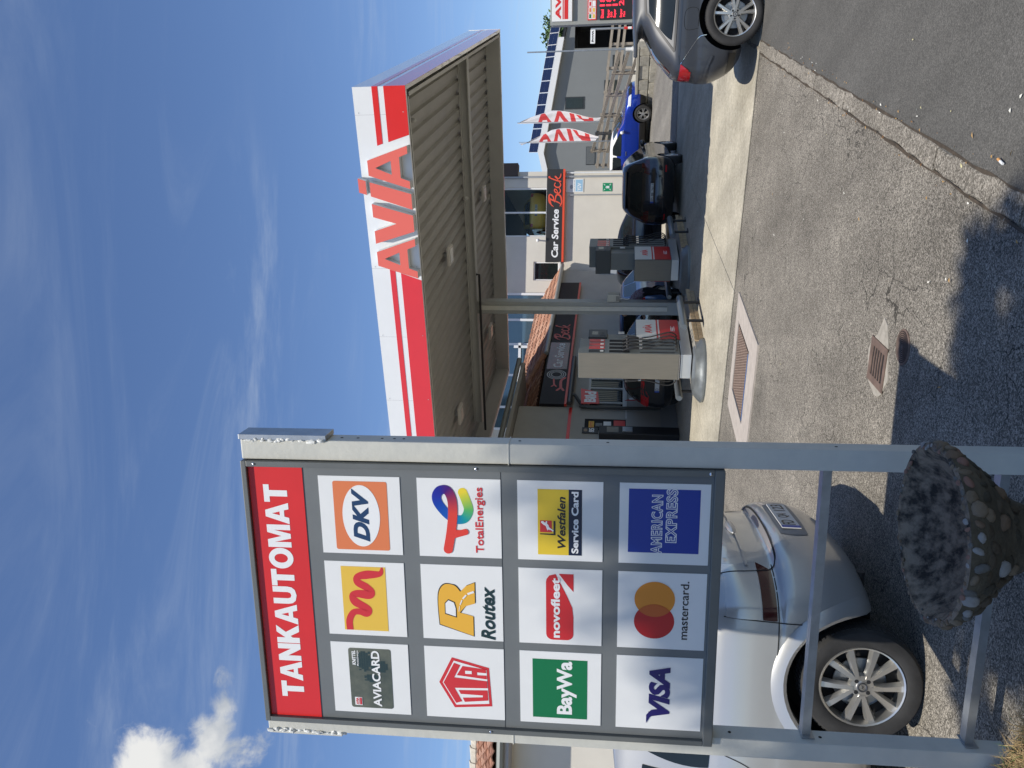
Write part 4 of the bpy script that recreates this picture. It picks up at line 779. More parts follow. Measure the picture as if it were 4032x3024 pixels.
# upper storey glazing behind the shop roof (left part of the workshop)
ug = window(-1.8, 3.55, 4.42, 6.6, (-0.9, 0.35, 1.55, 2.5), 0.09, y=29.86, gl=mat('blue_glass', (0.09, 0.14, 0.17), 0.05, spec=0.9, metal=0.3)); B().box(-0.4 - 6, 1.6 - 6, -0.2, -0.14, 5.32, 5.42).build('glazing_bar', WFR, ug)
for x in (0.1, 1.4): B().box(x - 6, x + 0.1 - 6, -0.2, -0.14, 4.6, 5.6).build('glazing_bar', WFR, ug)
# fascia sign of the shop
fs_ = thing('shop_sign', 'long dark shop fascia sign with Car Service Beck lettering and tyre emblem', 'sign', mw=MBs @ Matrix.Translation((0, 0, 0.06)))
B().box(-2.74, 5.6, 3.05, 3.74, 0, 0.08).build('board', mat('shop_board', (0.014, 0.013, 0.016), 0.55, var=0.3, vs=0.8, spec=0.2), fs_); B().box(-2.74, 5.6, 2.985, 3.048, 0, 0.09).build('red_rail', mat('rail_red', (0.6, 0.05, 0.03), 0.4), fs_)
MS = Matrix.Translation((0, 0, 0.082))
b = B(); text(b, 'Car Service', -0.72, 0.82, 3.24, 3.52, 0.004, 0.03, 0.12, M=MS); b.build('lettering', mat('sign_white', (0.55, 0.55, 0.56), 0.4), fs_)
b = B(); b.poly(rect(-0.8, 0.88, 3.1, 3.7), 0.0, MS); b.build('mottled_red_field', mat('sign_red_field', (0.14, 0.03, 0.035), 0.2, var=0.6, vs=1.5), fs_)  # dark red field behind the lettering, mottled by noise
b = B(); script(b, 1.02, 2.1, 3.12, 3.64, MS @ Matrix.Translation((0, 0, 0.004))); b.build('script_lettering', mat('beck_red2', (0.5, 0.04, 0.03), 0.4), fs_)
b = B()
for r in (0.27, 0.21, 0.15): stroke(b, [(-1.13 + r * 0.95 * math.cos(a), 3.38 + r * math.sin(a)) for a in np.linspace(0, 2 * math.pi, 17)[:-1]], 0.03, 0.084, 4, False, True)
b.build('tyre_emblem', mat('emblem_grey', (0.4, 0.41, 0.42), 0.5), fs_)
b = B(); stroke(b, [(-1.9, 3.2), (-1.5, 3.22), (-1.32, 3.12)], 0.08, 0.084); [stroke(b, p_, w_, 0.0845 + 0.001 * j_) for j_, (p_, w_) in enumerate((([(-2.02, 3.12), (-1.9, 3.2), (-2.02, 3.3)], 0.07), ([(-1.75, 3.4), (-1.6, 3.42), (-1.4, 3.44)], 0.05), ([(-1.82, 3.34), (-1.74, 3.4), (-1.82, 3.47)], 0.045)))]; b.build('wrench_emblem', mat('beck_red2', (0.5, 0.04, 0.03)), fs_)
# low gutter under the sign with S-bend downpipe
dp = B(); dp.tube([(-2.8, 2.9, 0.2), (-0.2, 2.9, 0.2)], 0.07, 10); B_ = [(-2.35, 2.88, 0.2), (-2.35, 2.78, 0.2), (-2.55, 2.68, 0.18), (-2.78, 2.55, 0.14), (-2.84, 2.4, 0.13), (-2.84, 0.6, 0.13), (-2.75, 0.5, 0.2)]
dp.tube(catmull(B_, 4), 0.05, 8); dp.build('downpipe', mat('pipe_dark', (0.06, 0.062, 0.06), 0.4, 0.3), sp)
# card terminal, 85 board, flags at the shop front
t = thing('payment_terminal', 'dark upright card payment terminal at the shop wall beside the sign post', 'terminal', mw=MBs @ Matrix.Translation((-4.3, 0, 0.06))); B().box(0, 0.36, 0.02, 2.05, 0, 0.22, bev=0.02).build('housing', BLACK, t); B().box(0.06, 0.3, 1.55, 1.85, 0.22, 0.225).build('screen', mat('lcd', (0.13, 0.15, 0.14)), t); B().box(0.08, 0.28, 1.2, 1.45, 0.22, 0.25).build('keypad', GALV, t)
t = thing('coffee_board', 'small dark advert board with white 85 beside the lotto window', 'sign', mw=MBs @ Matrix.Translation((-4.02, 2.08, 0.062))); B().box(0, 0.26, 0, 0.42, 0, 0.02).build('plate', BLACK, t); b = B(); text(b, '85', 0.04, 0.22, 0.1, 0.24, 0.022, 0.03); b.build('lettering', INKW, t); b = B(); b.poly(ell(0.13, 0.33, 0.07, 0.05), 0.022); b.build('cup_picture', mat('cup_brown', (0.25, 0.17, 0.1), 0.5), t)
t = thing('newspaper_flag', 'red newspaper pennant with white Bild lettering on the shop downpipe', 'flag', mw=MBs @ Matrix.Translation((-2.8, 2.08, 0.2))); b = B(); b.prism([(0, 0.5), (0.02, 0.0), (0.62, 0.06), (0.8, 0.54)], 0, 0.012); b.build('cloth', RED, t); b = B(); text(b, 'Bild', 0.08, 0.64, 0.1, 0.42, 0.015, 0.05); b.build('lettering', INKW, t)
t = thing('lottery_pennant', 'faded red and yellow advertising pennant leaning low at the shop wall', 'flag', mw=MBs @ Matrix.Translation((-2.75, 0.5, 0.3))); b = B(); b.prism([(0, 0.9), (0.02, 0.05), (0.2, 0.12), (0.4, 0.0), (0.28, 0.5)], 0, 0.012); b.build('cloth', mat('faded_red', (0.42, 0.05, 0.05), 0.6), t); b = B(); b.poly([(0.05, 0.6), (0.12, 0.3), (0.2, 0.45)], 0.014); b.build('yellow_arrow', YE, t); b = B(); b.poly(rrect(0.04, 0.14, 0.62, 0.78, 0.02), 0.014); b.build('white_patch', INKW, t)
# ================================================================ cars: horizontal slices lofted into a body, arches cut out
def interp(keys, n):
    """keys rows (z,xr,xf,w,rr,rf) -> n rows, monotone cubic"""
    K = np.array(keys, float); z = K[:, 0]; out = []
    zs = []
    for a, b_ in zip(z[:-1], z[1:]): zs += list(np.linspace(a, b_, n, endpoint=False))
    zs.append(z[-1]); zs = np.array(zs); res = [zs]
    h = np.diff(z)
    for c in range(1, K.shape[1]):
        y = K[:, c]; d = np.diff(y) / h; mm = np.zeros(len(y)); mm[0] = d[0]; mm[-1] = d[-1]
        for i in range(1, len(y) - 1): mm[i] = 0 if d[i - 1] * d[i] <= 0 else 2 * d[i - 1] * d[i] / (d[i - 1] + d[i])
        i = np.clip(np.searchsorted(z, zs, 'right') - 1, 0, len(z) - 2); t = (zs - z[i]) / h[i]
        res.append((2 * t**3 - 3 * t**2 + 1) * y[i] + (t**3 - 2 * t**2 + t) * h[i] * mm[i] + (-2 * t**3 + 3 * t**2) * y[i + 1] + (t**3 - t**2) * h[i] * mm[i + 1])
    return np.array(res).T
class Car:
    NE = 2.7
    def __init__(s, keys, sub=4):
        s.S = interp(keys, sub); s.z0, s.z1 = s.S[0, 0], s.S[-1, 0]
    def sl(s, z): return [np.interp(z, s.S[:, 0], s.S[:, c]) for c in range(1, 6)]
    def W(s, x, z):
        xr, xf, w, rr, rf = s.sl(z); n = s.NE
        if x < xr + rr: u = min(1, max(0, (xr + rr - x) / rr)); return w * (1 - u ** n) ** (1 / n)
        if x > xf - rf: u = min(1, max(0, (x - xf + rf) / rf)); return w * (1 - u ** n) ** (1 / n)
        return w
    def XR(s, y, z):
        xr, xf, w, rr, rf = s.sl(z); u = min(0.999, abs(y) / w); return xr + rr - rr * (1 - u ** s.NE) ** (1 / s.NE)
    def XF(s, y, z):
        xr, xf, w, rr, rf = s.sl(z); u = min(0.999, abs(y) / w); return xf - rf + rf * (1 - u ** s.NE) ** (1 / s.NE)
    def body(s, arches, ar, zones=(), depth=0.34):
        b = B(); q = 9; m = 16; rows = []
        for z, xr, xf, w, rr, rf in s.S:
            half = []
            for i in range(q): a = math.pi / 2 * i / (q - 1); half.append((xr + rr - rr * math.cos(a) ** (2 / s.NE), w * math.sin(a) ** (2 / s.NE)))
            for i in range(1, m): half.append((xr + rr + (xf - rf - xr - rr) * i / m, w))
            for i in range(q): a = math.pi / 2 * (1 - i / (q - 1)); half.append((xf - rf + rf * math.cos(a) ** (2 / s.NE), w * math.sin(a) ** (2 / s.NE)))
            loop = [(x, y, z) for x, y in half] + [(x, -y, z) for x, y in half[-2:0:-1]]
            rows.append(loop)
        n = len(rows[0]); vs = [p for r_ in rows for p in r_]; fs = []
        for j in range(len(rows) - 1):
            for i in range(n): fs.append((j * n + i, j * n + (i + 1) % n, (j + 1) * n + (i + 1) % n, (j + 1) * n + i))
        fs = [f[::-1] for f in fs]
        fs += [list(range(n)), list(range((len(rows) - 1) * n, len(rows) * n))[::-1]]
        b.add(vs, fs, smooth=True)
        return b
    def side(s, name, pts, sgn, m, par, off=0.004, n=8, k=0.25):
        """patch with four corners (x,z): bl, br, tr, tl on one flank"""
        b = B(); vs = []
        for j in range(n + 1):
            for i in range(n + 1):
                u, v = 2 * i / n - 1, 2 * j / n - 1; uu, vv = u * math.sqrt(1 - k * v * v / 2), v * math.sqrt(1 - k * u * u / 2); u, v = (uu + 1) / 2, (vv + 1) / 2
                x = (pts[0][0] * (1 - u) + pts[1][0] * u) * (1 - v) + (pts[3][0] * (1 - u) + pts[2][0] * u) * v; z = (pts[0][1] * (1 - u) + pts[1][1] * u) * (1 - v) + (pts[3][1] * (1 - u) + pts[2][1] * u) * v
                vs.append((x, sgn * (s.W(x, z) + off), z))
        fs = [(j * (n + 1) + i, j * (n + 1) + i + 1, (j + 1) * (n + 1) + i + 1, (j + 1) * (n + 1) + i) for j in range(n) for i in range(n)]
        if sgn > 0: fs = [f[::-1] for f in fs]
        return b.add(vs, fs, smooth=True).build(name, m, par)
    def end(s, name, pts, m, par, off=0.004, n=8, k=0.2, front=False):
        b = B(); vs = []
        for j in range(n + 1):
            for i in range(n + 1):
                u, v = 2 * i / n - 1, 2 * j / n - 1; uu, vv = u * math.sqrt(1 - k * v * v / 2), v * math.sqrt(1 - k * u * u / 2); u, v = (uu + 1) / 2, (vv + 1) / 2
                y = (pts[0][0] * (1 - u) + pts[1][0] * u) * (1 - v) + (pts[3][0] * (1 - u) + pts[2][0] * u) * v; z = (pts[0][1] * (1 - u) + pts[1][1] * u) * (1 - v) + (pts[3][1] * (1 - u) + pts[2][1] * u) * v
                vs.append(((s.XF(y, z) + off) if front else (s.XR(y, z) - off), y, z))
        fs = [(j * (n + 1) + i, j * (n + 1) + i + 1, (j + 1) * (n + 1) + i + 1, (j + 1) * (n + 1) + i) for j in range(n) for i in range(n)]
        if not front: fs = [f[::-1] for f in fs]
        return b.add(vs, fs, smooth=True).build(name, m, par)
    def seam(s, name, pts, sgn, m, par, w=0.005, off=0.0022):
        cp_ = catmull([(x, z) for x, z in pts], 6); vs = []
        for i, p in enumerate(cp_):
            a, c = cp_[max(i - 1, 0)], cp_[min(i + 1, len(cp_) - 1)]; d = Vector((c.x - a.x, c.y - a.y)).normalized(); nn = Vector((-d.y, d.x)) * w / 2
            for k in (-1, 1): x, z = p.x + nn.x * k, p.y + nn.y * k; vs.append((x, sgn * (s.W(x, z) + off), z))
        fs = [(2 * i, 2 * i + 1, 2 * i + 3, 2 * i + 2) for i in range(len(cp_) - 1)]
        return B().add(vs, fs).build(name, m, par)
    def rseam(s, name, pts, m, par, w=0.008, off=0.0022):
        cp_ = catmull([(y, z) for y, z in pts], 6); vs = []
        for i, p in enumerate(cp_):
            a, c = cp_[max(i - 1, 0)], cp_[min(i + 1, len(cp_) - 1)]; d = Vector((c.x - a.x, c.y - a.y)).normalized(); nn = Vector((-d.y, d.x)) * w / 2
            for k in (-1, 1): y, z = p.x + nn.x * k, p.y + nn.y * k; vs.append((s.XR(y, z) - off, y, z))
        return B().add(vs, [(2 * i, 2 * i + 1, 2 * i + 3, 2 * i + 2) for i in range(len(cp_) - 1)]).build(name, m, par)
def cut(me, cyls, mats):
    """boolean wheel wells out of a body mesh"""
    o = bpy.data.objects.new('cut', me); COL.objects.link(o)
    b = B()
    for x, z, r, y0, y1 in cyls: b.lathe([(0, y0), (r, y0), (r, y1), (0, y1)], 40, Matrix.Translation((x, 0, z)) @ Matrix.Rotation(R(-90), 4, 'X'), smooth=False)
    cme = b.mesh('c', mats[-1]); c = bpy.data.objects.new('c', cme); COL.objects.link(c)
    bm = bmesh.new(); bm.from_mesh(cme); bmesh.ops.remove_doubles(bm, verts=bm.verts, dist=1e-5); bmesh.ops.recalc_face_normals(bm, faces=bm.faces); bm.to_mesh(cme); bm.free()
    bm = bmesh.new(); bm.from_mesh(me); bmesh.ops.remove_doubles(bm, verts=bm.verts, dist=1e-4); bmesh.ops.recalc_face_normals(bm, faces=bm.faces); bm.to_mesh(me); bm.free()
    md = o.modifiers.new('b', 'BOOLEAN'); md.object = c; md.operation = 'DIFFERENCE'; md.solver = 'EXACT'
    try: md.material_mode = 'TRANSFER'
    except Exception: pass
    dg = bpy.context.evaluated_depsgraph_get(); res = bpy.data.meshes.new_from_object(o.evaluated_get(dg))
    bpy.data.objects.remove(o); bpy.data.objects.remove(c); return res
RIM = mat('alloy_rim', (0.62, 0.61, 0.58), 0.32, 0.85, var=0.06, vs=6); TYRE = mat('tyre', (0.028, 0.027, 0.026), 0.8, var=0.3, vs=10, bump=0.1, bs=80)
def wheel(par, x, z, y, sgn, r, rim, spokes=7, pair=0.0, w=0.2, sw=(0.05, 0.07), twist=0.0, detail=True, rot=0.0):
    """axis along y; outer face at y*sgn"""
    M = Matrix.Translation((x, sgn * y, z)) @ Matrix.Rotation(R(-90 if sgn > 0 else 90), 4, 'X') @ Matrix.Rotation(rot, 4, 'Z')   # local z = outwards
    b = B(); n = 44 if detail else 24
    b.lathe([(rim * 0.96, -0.02), (rim * 1.0, 0.0), (rim * 1.05, 0.006), ((r + rim) / 2, 0.012), (r * 0.95, 0.004), (r * 0.985, -0.012), (r, -0.035), (r, -w + 0.03), (r * 0.97, -w)], n, M)
    if detail:
        for i in range(72):
            a = 2 * math.pi * i / 72; Mt = M @ Matrix.Rotation(a, 4, 'Z'); b.box(r - 0.004, r + 0.003, -0.009, 0.009, -0.075, -0.02, Mt); b.box(r - 0.004, r + 0.003, -0.009, 0.009, -0.14, -0.09, Mt)
    wh = b.build('wheel', TYRE, par)
    b = B(); b.lathe([(rim * 1.0, -0.002), (rim * 0.985, 0.006), (rim * 0.95, 0.002), (rim * 0.925, -0.03), (rim * 0.9, -w + 0.06)], n, M)
    hub = rim * 0.27; rs = rim * 0.945
    for i in range(spokes):
        for sg_ in ((-1, 1) if pair else (0,)):
            a0 = 2 * math.pi * i / spokes + sg_ * pair * 0.35; a1 = 2 * math.pi * i / spokes + sg_ * pair + twist
            p0 = Vector((hub * 0.8 * math.cos(a0), hub * 0.8 * math.sin(a0), -0.004)); p1 = Vector((rs * math.cos(a1), rs * math.sin(a1), -0.01)); d = (p1 - p0).normalized(); nn = Vector((-d.y, d.x, 0))
            w0, w1 = sw[0] / 2, sw[1] / 2; vs = []
            for p, ww, zt in ((p0, w0, 0.006), (p0.lerp(p1, 0.55), (w0 + w1) / 2 * 0.92, 0.004), (p1, w1, -0.002)):
                vs += [p + nn * ww + Vector((0, 0, zt - 0.03)), p + nn * ww * 0.55 + Vector((0, 0, zt)), p - nn * ww * 0.55 + Vector((0, 0, zt)), p - nn * ww + Vector((0, 0, zt - 0.03))]
            b.add(vs, [(4 * k + j, 4 * k + 4 + j, 4 * k + 5 + j, 4 * k + 1 + j) for k in range(2) for j in range(3)], M)
    b.lathe([(0, 0.004), (hub * 0.5, 0.004), (hub * 0.55, 0.0), (hub, -0.002), (hub * 1.12, -0.03)], 24, M)
    rm_ = b.build('rim', RIM, wh)
    b = B(); b.lathe([(rim * 0.93, -0.075), (0, -0.08)], n, M); b.build('brake_well', DARK, wh)
    if detail:
        B().lathe([(rim * 0.62, -0.05), (rim * 0.62, -0.06), (0, -0.055)][::-1], 32, M).build('brake_disc', GALV, wh)
        for i in range(4 if rim < 0.225 else 5):
            a = 2 * math.pi * (i + 0.5) / (4 if rim < 0.225 else 5); B().lathe([(0, -0.0005), (0.011, -0.0005), (0.011, -0.006)], 12, M @ Matrix.Translation((hub * 0.72 * math.cos(a), hub * 0.72 * math.sin(a), 0.0025))).build('bolt_recess', BLACK, wh)
        b = B(); b.lathe([(hub * 0.45, 0.006), (hub * 0.38, 0.008), (hub * 0.3, 0.006)], 20, M); c_, s_ = hub * 0.4, hub * 0.12
        b.prism([(-c_ * 0.6, 0.0), (0.0, s_), (c_ * 0.1, -s_ * 0.2), (c_ * 0.6, 0.0), (0.0, -s_), (-c_ * 0.1, s_ * 0.2)], 0.005, 0.009, M @ Matrix.Rotation(0.6, 4, 'Z')); b.build('centre_badge', mat('badge_dark', (0.12, 0.12, 0.12), 0.3, 0.7), wh)
    return wh
PLW = mat('plate_white', (0.55, 0.55, 0.53), 0.45); PLB = mat('plate_blue', (0.01, 0.06, 0.35), 0.45); TAIL = mat('tail_red', (0.42, 0.012, 0.015), 0.12, coat=0.6); TAILD = mat('tail_dark', (0.06, 0.007, 0.008), 0.12, coat=0.6); SEAM = mat('shut_line', (0.012, 0.012, 0.012), 0.9)
def plate(car, par, txt, y, z, w=0.52, h=0.11, tilt=0.0, front=False):
    x = (car.XF(y, z) + 0.006) if front else (car.XR(y, z) - 0.006); sg_ = 1 if front else -1
    M = Matrix.Translation((x, y, z)) @ frame((0, 0, 0), (0, sg_, 0), (0, 0, 1)) @ Matrix.Rotation(tilt, 4, 'X')
    pl = B().box(-w / 2, w / 2, -h / 2, h / 2, -0.006, 0.0, M).build('number_plate', PLW, par)
    B().box(-w / 2, -w / 2 + 0.045, -h / 2, h / 2, 0.0002, 0.001, M).build('plate_band', PLB, pl)
    x_ = -w / 2 + 0.06; cw = min(0.06, (w - 0.075) / max(1, len(txt)))
    for wd in txt.split():
        b = B(); text(b, wd, x_, x_ + cw * len(wd) - 0.004, -h / 2 + 0.018, h / 2 - 0.018, 0.0015, 0.012, M=M); b.build('plate_characters', BL, pl); x_ += cw * (len(wd) + 1)
    return pl
def make_car(name, label, keys, loc, heading, col, wr=0.31, rim=0.2, wb_=2.6, arch=0.36, spokes=5, pair=0.22, sw=(0.04, 0.05), detail=False, roof=None, group=None, clad=None, sides=(1, -1), wy=None, sub=4, mid=0.0):
    t = thing(name, label, 'car', loc, heading, group); c = Car(keys, sub); wmax = max(k[3] for k in keys); wy = wy or wmax - 0.015
    b = c.body(None, 0); mats = [col, roof or col, clad or col, DARK]
    for i, f in enumerate(b.f):
        z = sum(b.v[k].z for k in f) / len(f)
        if roof and z > keys[-4][0]: b.mi[i] = 1
        elif clad and z < keys[1][0] + 0.09: b.mi[i] = 2
    me = b.mesh('body', mats); me = cut(me, [(x, wr + 0.02, arch, s_ * (wmax - 0.32), s_ * (wmax + 0.3)) for x in (0, wb_) for s_ in (1, -1)], mats)
    me.name = 'body'; me.set_sharp_from_angle(angle=R(42)); body = link('body', me, t)
    for x in (0, wb_):
        for s_ in (1, -1): wheel(t, x, wr, wy, s_, wr, rim, spokes, pair, sw=sw, detail=detail)
    return t, c, body
def mirror(t, c, x, z, m, w):
    for s_ in (1, -1):
        b = B(); y = c.W(x, z); b.ball((x, s_ * (y + 0.11), z + 0.03), (0.06, 0.1, 0.075), u=12, v=8); b.tube([(x + 0.02, s_ * (y - 0.03), z - 0.03), (x + 0.01, s_ * (y + 0.06), z - 0.01)], 0.025, 6); b.build('door_mirror', m, t)
HATCH = [(0.2, -0.5, 3.2, 0.7, 0.35, 0.6), (0.3, -0.62, 3.3, 0.8, 0.35, 0.75), (0.45, -0.68, 3.36, 0.84, 0.32, 0.8), (0.62, -0.67, 3.33, 0.85, 0.3, 0.8), (0.75, -0.63, 3.22, 0.845, 0.28, 0.75), (0.86, -0.6, 2.95, 0.835, 0.26, 0.6), (0.93, -0.58, 2.35, 0.82, 0.25, 0.35), (1.0, -0.55, 2.1, 0.79, 0.25, 0.25), (1.2, -0.44, 1.66, 0.70, 0.24, 0.22), (1.38, -0.26, 1.2, 0.60, 0.24, 0.22), (1.455, -0.08, 0.92, 0.53, 0.25, 0.25), (1.48, 0.15, 0.7, 0.42, 0.25, 0.25)]
def scalek(keys, sz=1.0, sx=1.0, sw_=1.0, shift=0.0): return [(k[0] * sz, k[1] * sx, k[2] * sx + shift, k[3] * sw_, k[4], k[5]) for k in keys]
def glaze(t, c, zb, zt, xa, xb, xc, m=GLASS, pil=0.06, dz=0.0):
    """side glass between rear xa, pillar xb, front xc at the belt"""
    for s_ in (1, -1):
        sl = lambda x, f: x
        xr0, xf0 = c.sl(zb)[0], c.sl(zb)[1]; xr1, xf1 = c.sl(zt)[0], c.sl(zt)[1]
        c.side('side_window', [(xa, zb), (xb - pil / 2, zb), (xb - pil / 2, zt), (xa + 0.22, zt)], s_, m, t); c.side('side_window', [(xb + pil / 2, zb), (xc, zb), (min(xc - 0.45, xf1 - 0.24), zt), (xb + pil / 2, zt)], s_, m, t)
# ---- silver compact van in the foreground, seen from its left rear
SILV = mat('silver_paint', (0.47, 0.47, 0.455), 0.33, 0.5, coat=0.8, var=0.02, vs=1.5, bump=0.0)
MER = [(0.2, -0.42, 3.2, 0.70, 0.4, 0.6), (0.27, -0.55, 3.28, 0.79, 0.42, 0.7), (0.40, -0.64, 3.36, 0.835, 0.42, 0.75), (0.54, -0.68, 3.38, 0.85, 0.42, 0.8), (0.66, -0.67, 3.36, 0.852, 0.42, 0.8), (0.72, -0.645, 3.33, 0.85, 0.4, 0.8), (0.745, -0.60, 3.3, 0.848, 0.37, 0.8), (0.86, -0.585, 3.1, 0.842, 0.36, 0.7), (0.97, -0.575, 2.6, 0.83, 0.35, 0.4), (1.03, -0.56, 2.3, 0.815, 0.34, 0.3), (1.09, -0.54, 2.15, 0.79, 0.33, 0.25), (1.3, -0.42, 1.7, 0.71, 0.3, 0.25), (1.5, -0.25, 1.25, 0.61, 0.28, 0.25), (1.6, -0.08, 0.95, 0.52, 0.28, 0.25), (1.63, 0.15, 0.75, 0.4, 0.25, 0.25)]
hM = R(173.2)
mv, mc, mbody = make_car('compact_van', 'silver compact van behind the card sign, rear wheel and number plate showing', MER, (-1.50, 4.44 + 0.80, 0.0), hM, SILV, wr=0.316, rim=0.222, wb_=2.63, arch=0.375, spokes=5, pair=0.3, sw=(0.036, 0.058), detail=True, sub=5)
mv.location = Vector((-1.57, 4.34, 0)) + Vector((math.sin(hM) * -0 , 0, 0)) - Vector((-math.sin(hM), math.cos(hM), 0)) * 0.835
for s_ in (1, -1):   # flared arch lips
    b = B(); 
    for x in (0.0,):
        vs = []; na = 30
        for i in range(na + 1):
            a = R(-14 + 208 * i / na)
            for rr_, yo in ((0.372, -0.055), (0.374, 0.014), (0.392, 0.024), (0.425, 0.016), (0.452, 0.0)):
                X, Z = x + rr_ * math.cos(a), 0.336 + rr_ * math.sin(a); vs.append((X, s_ * (mc.W(X, max(Z, 0.22)) + yo), Z))
        fs = [(5 * i + j, 5 * i + 5 + j, 5 * i + 6 + j, 5 * i + 1 + j) for i in range(na) for j in range(4)]
        b.add(vs, fs if s_ < 0 else [f[::-1] for f in fs], smooth=True)
    b.build('arch_lip', SILV, mv)
    mc.side('tail_lamp', [(-0.535, 0.765), (-0.335, 0.765), (-0.335, 0.84), (-0.55, 0.84)], s_, TAILD, mv, 0.006, k=0.05); mc.side('tail_lamp', [(-0.55, 0.842), (-0.335, 0.842), (-0.33, 1.03), (-0.525, 1.03)], s_, mat('lamp_silver', (0.5, 0.5, 0.49), 0.2, 0.4, coat=0.8), mv, 0.006, k=0.05)
    mc.seam('shut_line', [(-0.33, 0.6), (-0.328, 0.755), (-0.33, 0.9), (-0.33, 1.04)], s_, SEAM, mv); mc.seam('shut_line', [(-0.55, 0.756), (-0.3, 0.757), (-0.05, 0.755), (0.12, 0.72)], s_, SEAM, mv, 0.006)
    mc.seam('shut_line', [(0.45, 1.05), (0.5, 0.9), (0.62, 0.72), (0.72, 0.55), (0.74, 0.3)], s_, SEAM, mv); mc.seam('shut_line', [(1.55, 1.05), (1.56, 0.6), (1.52, 0.25)], s_, SEAM, mv)
    for z in (0.62, 0.3): mc.side('rub_strip', [(0.78, z), (1.5, z), (1.5, z + 0.05), (0.78, z + 0.05)], s_, SILV, mv, 0.018, k=0)
    mc.side('door_handle', [(0.62, 0.9), (0.8, 0.9), (0.8, 0.935), (0.62, 0.935)], s_, SILV, mv, 0.03)
glaze(mv, mc, 1.08, 1.46, -0.3, 0.62, 1.85)
mc.end('rear_window', [(0.58, 1.1), (-0.58, 1.1), (-0.47, 1.48), (0.47, 1.48)], GLASS, mv, 0.005)
mc.rseam('shut_line', [(0.6, 0.77), (0.6, 0.9), (0.59, 1.05)], SEAM, mv); mc.rseam('shut_line', [(-0.6, 0.77), (-0.6, 0.9), (-0.59, 1.05)], SEAM, mv)
mc.rseam('shut_line', [(0.6, 0.775), (0.56, 0.74), (0.45, 0.727), (0.0, 0.722), (-0.45, 0.727), (-0.56, 0.74), (-0.6, 0.775)], SEAM, mv, 0.007)
mc.end('tailgate_crease', [(0.56, 0.885), (-0.56, 0.885), (-0.56, 0.9), (0.56, 0.9)], SILV, mv, 0.012, k=0)
mc.end('recess_shade', [(0.36, 0.5), (-0.36, 0.5), (-0.33, 0.665), (0.33, 0.665)], mat('recess_shadow', (0.2, 0.2, 0.2), 0.5), mv, 0.002, k=0.3); plate(mc, mv, 'FD QA 123', 0, 0.585)  # darker grey patch paints the shadow of a plate recess
b = B(); b.ball((mc.XR(0, 0.9) - 0.012, 0.0, 0.905), (0.02, 0.13, 0.028), u=14, v=8); b.build('tailgate_handle', SILV, mv)
M = Matrix.Translation((mc.XR(0, 1.03) - 0.006, 0, 1.035)) @ frame((0, 0, 0), (0, -1, 0), (0, 0, 1)); b = B(); b.lathe([(0.05, 0.0), (0.046, 0.01), (0.04, 0.0)], 24, M); b.prism([(-0.06, -0.004), (0.0, 0.008), (0.06, 0.004), (0.0, -0.008)], 0, 0.008, M); b.build('badge', CHROME, mv)
M = Matrix.Translation((mc.XR(0.47, 1.0) - 0.004, 0.48, 0.985)) @ frame((0, 0, 0), (0.22, -1, 0), (0, 0, 1)); b = B(); text(b, 'MERIVA', 0, 0.17, 0, 0.028, 0.004, 0.02, M=M); b.build('model_lettering', CHROME, mv)
b = B(); b.tube([(-0.5, 0.45, 0.24), (-0.25, 0.45, 0.24)], 0.025, 8); b.build('exhaust', RUB, mv)
# ---- dark grey hatchback at the right edge, heading right
GREYC = mat('dark_grey_paint', (0.036, 0.041, 0.05), 0.42, 0.0, coat=0.3, var=0.02, vs=1.5)
LEO = [(0.19, -0.52, 3.25, 0.72, 0.4, 0.6), (0.27, -0.62, 3.36, 0.82, 0.4, 0.7), (0.40, -0.70, 3.44, 0.885, 0.32, 0.8), (0.55, -0.75, 3.47, 0.90, 0.32, 0.85), (0.66, -0.75, 3.44, 0.895, 0.32, 0.8), (0.72, -0.735, 3.4, 0.888, 0.3, 0.8), (0.84, -0.72, 3.2, 0.888, 0.28, 0.7), (0.915, -0.705, 2.6, 0.88, 0.28, 0.4), (0.95, -0.69, 2.35, 0.872, 0.28, 0.3), (1.0, -0.63, 2.2, 0.85, 0.28, 0.25), (1.18, -0.44, 1.75, 0.75, 0.28, 0.25), (1.33, -0.2, 1.3, 0.64, 0.3, 0.25), (1.42, -0.32, 1.0, 0.56, 0.28, 0.25), (1.45, 0.0, 0.75, 0.45, 0.25, 0.25)]
hS = R(-23); nS = Vector((math.sin(hS), -math.cos(hS), 0))
wc = G(1631, 1652)
le, lc, _ = make_car('hatchback', 'dark grey hatchback cut off by the picture edge on the right', LEO, Vector((wc.x, wc.y, 0)) - nS * 0.885, hS, GREYC, wr=0.322, rim=0.232, wb_=2.64, arch=0.372, spokes=5, pair=0.2, sw=(0.045, 0.05), detail=True, sub=5)
le.scale = (1.06,) * 3; le.location = Vector((wc.x, wc.y, 0)) - nS * 0.885 * 1.06
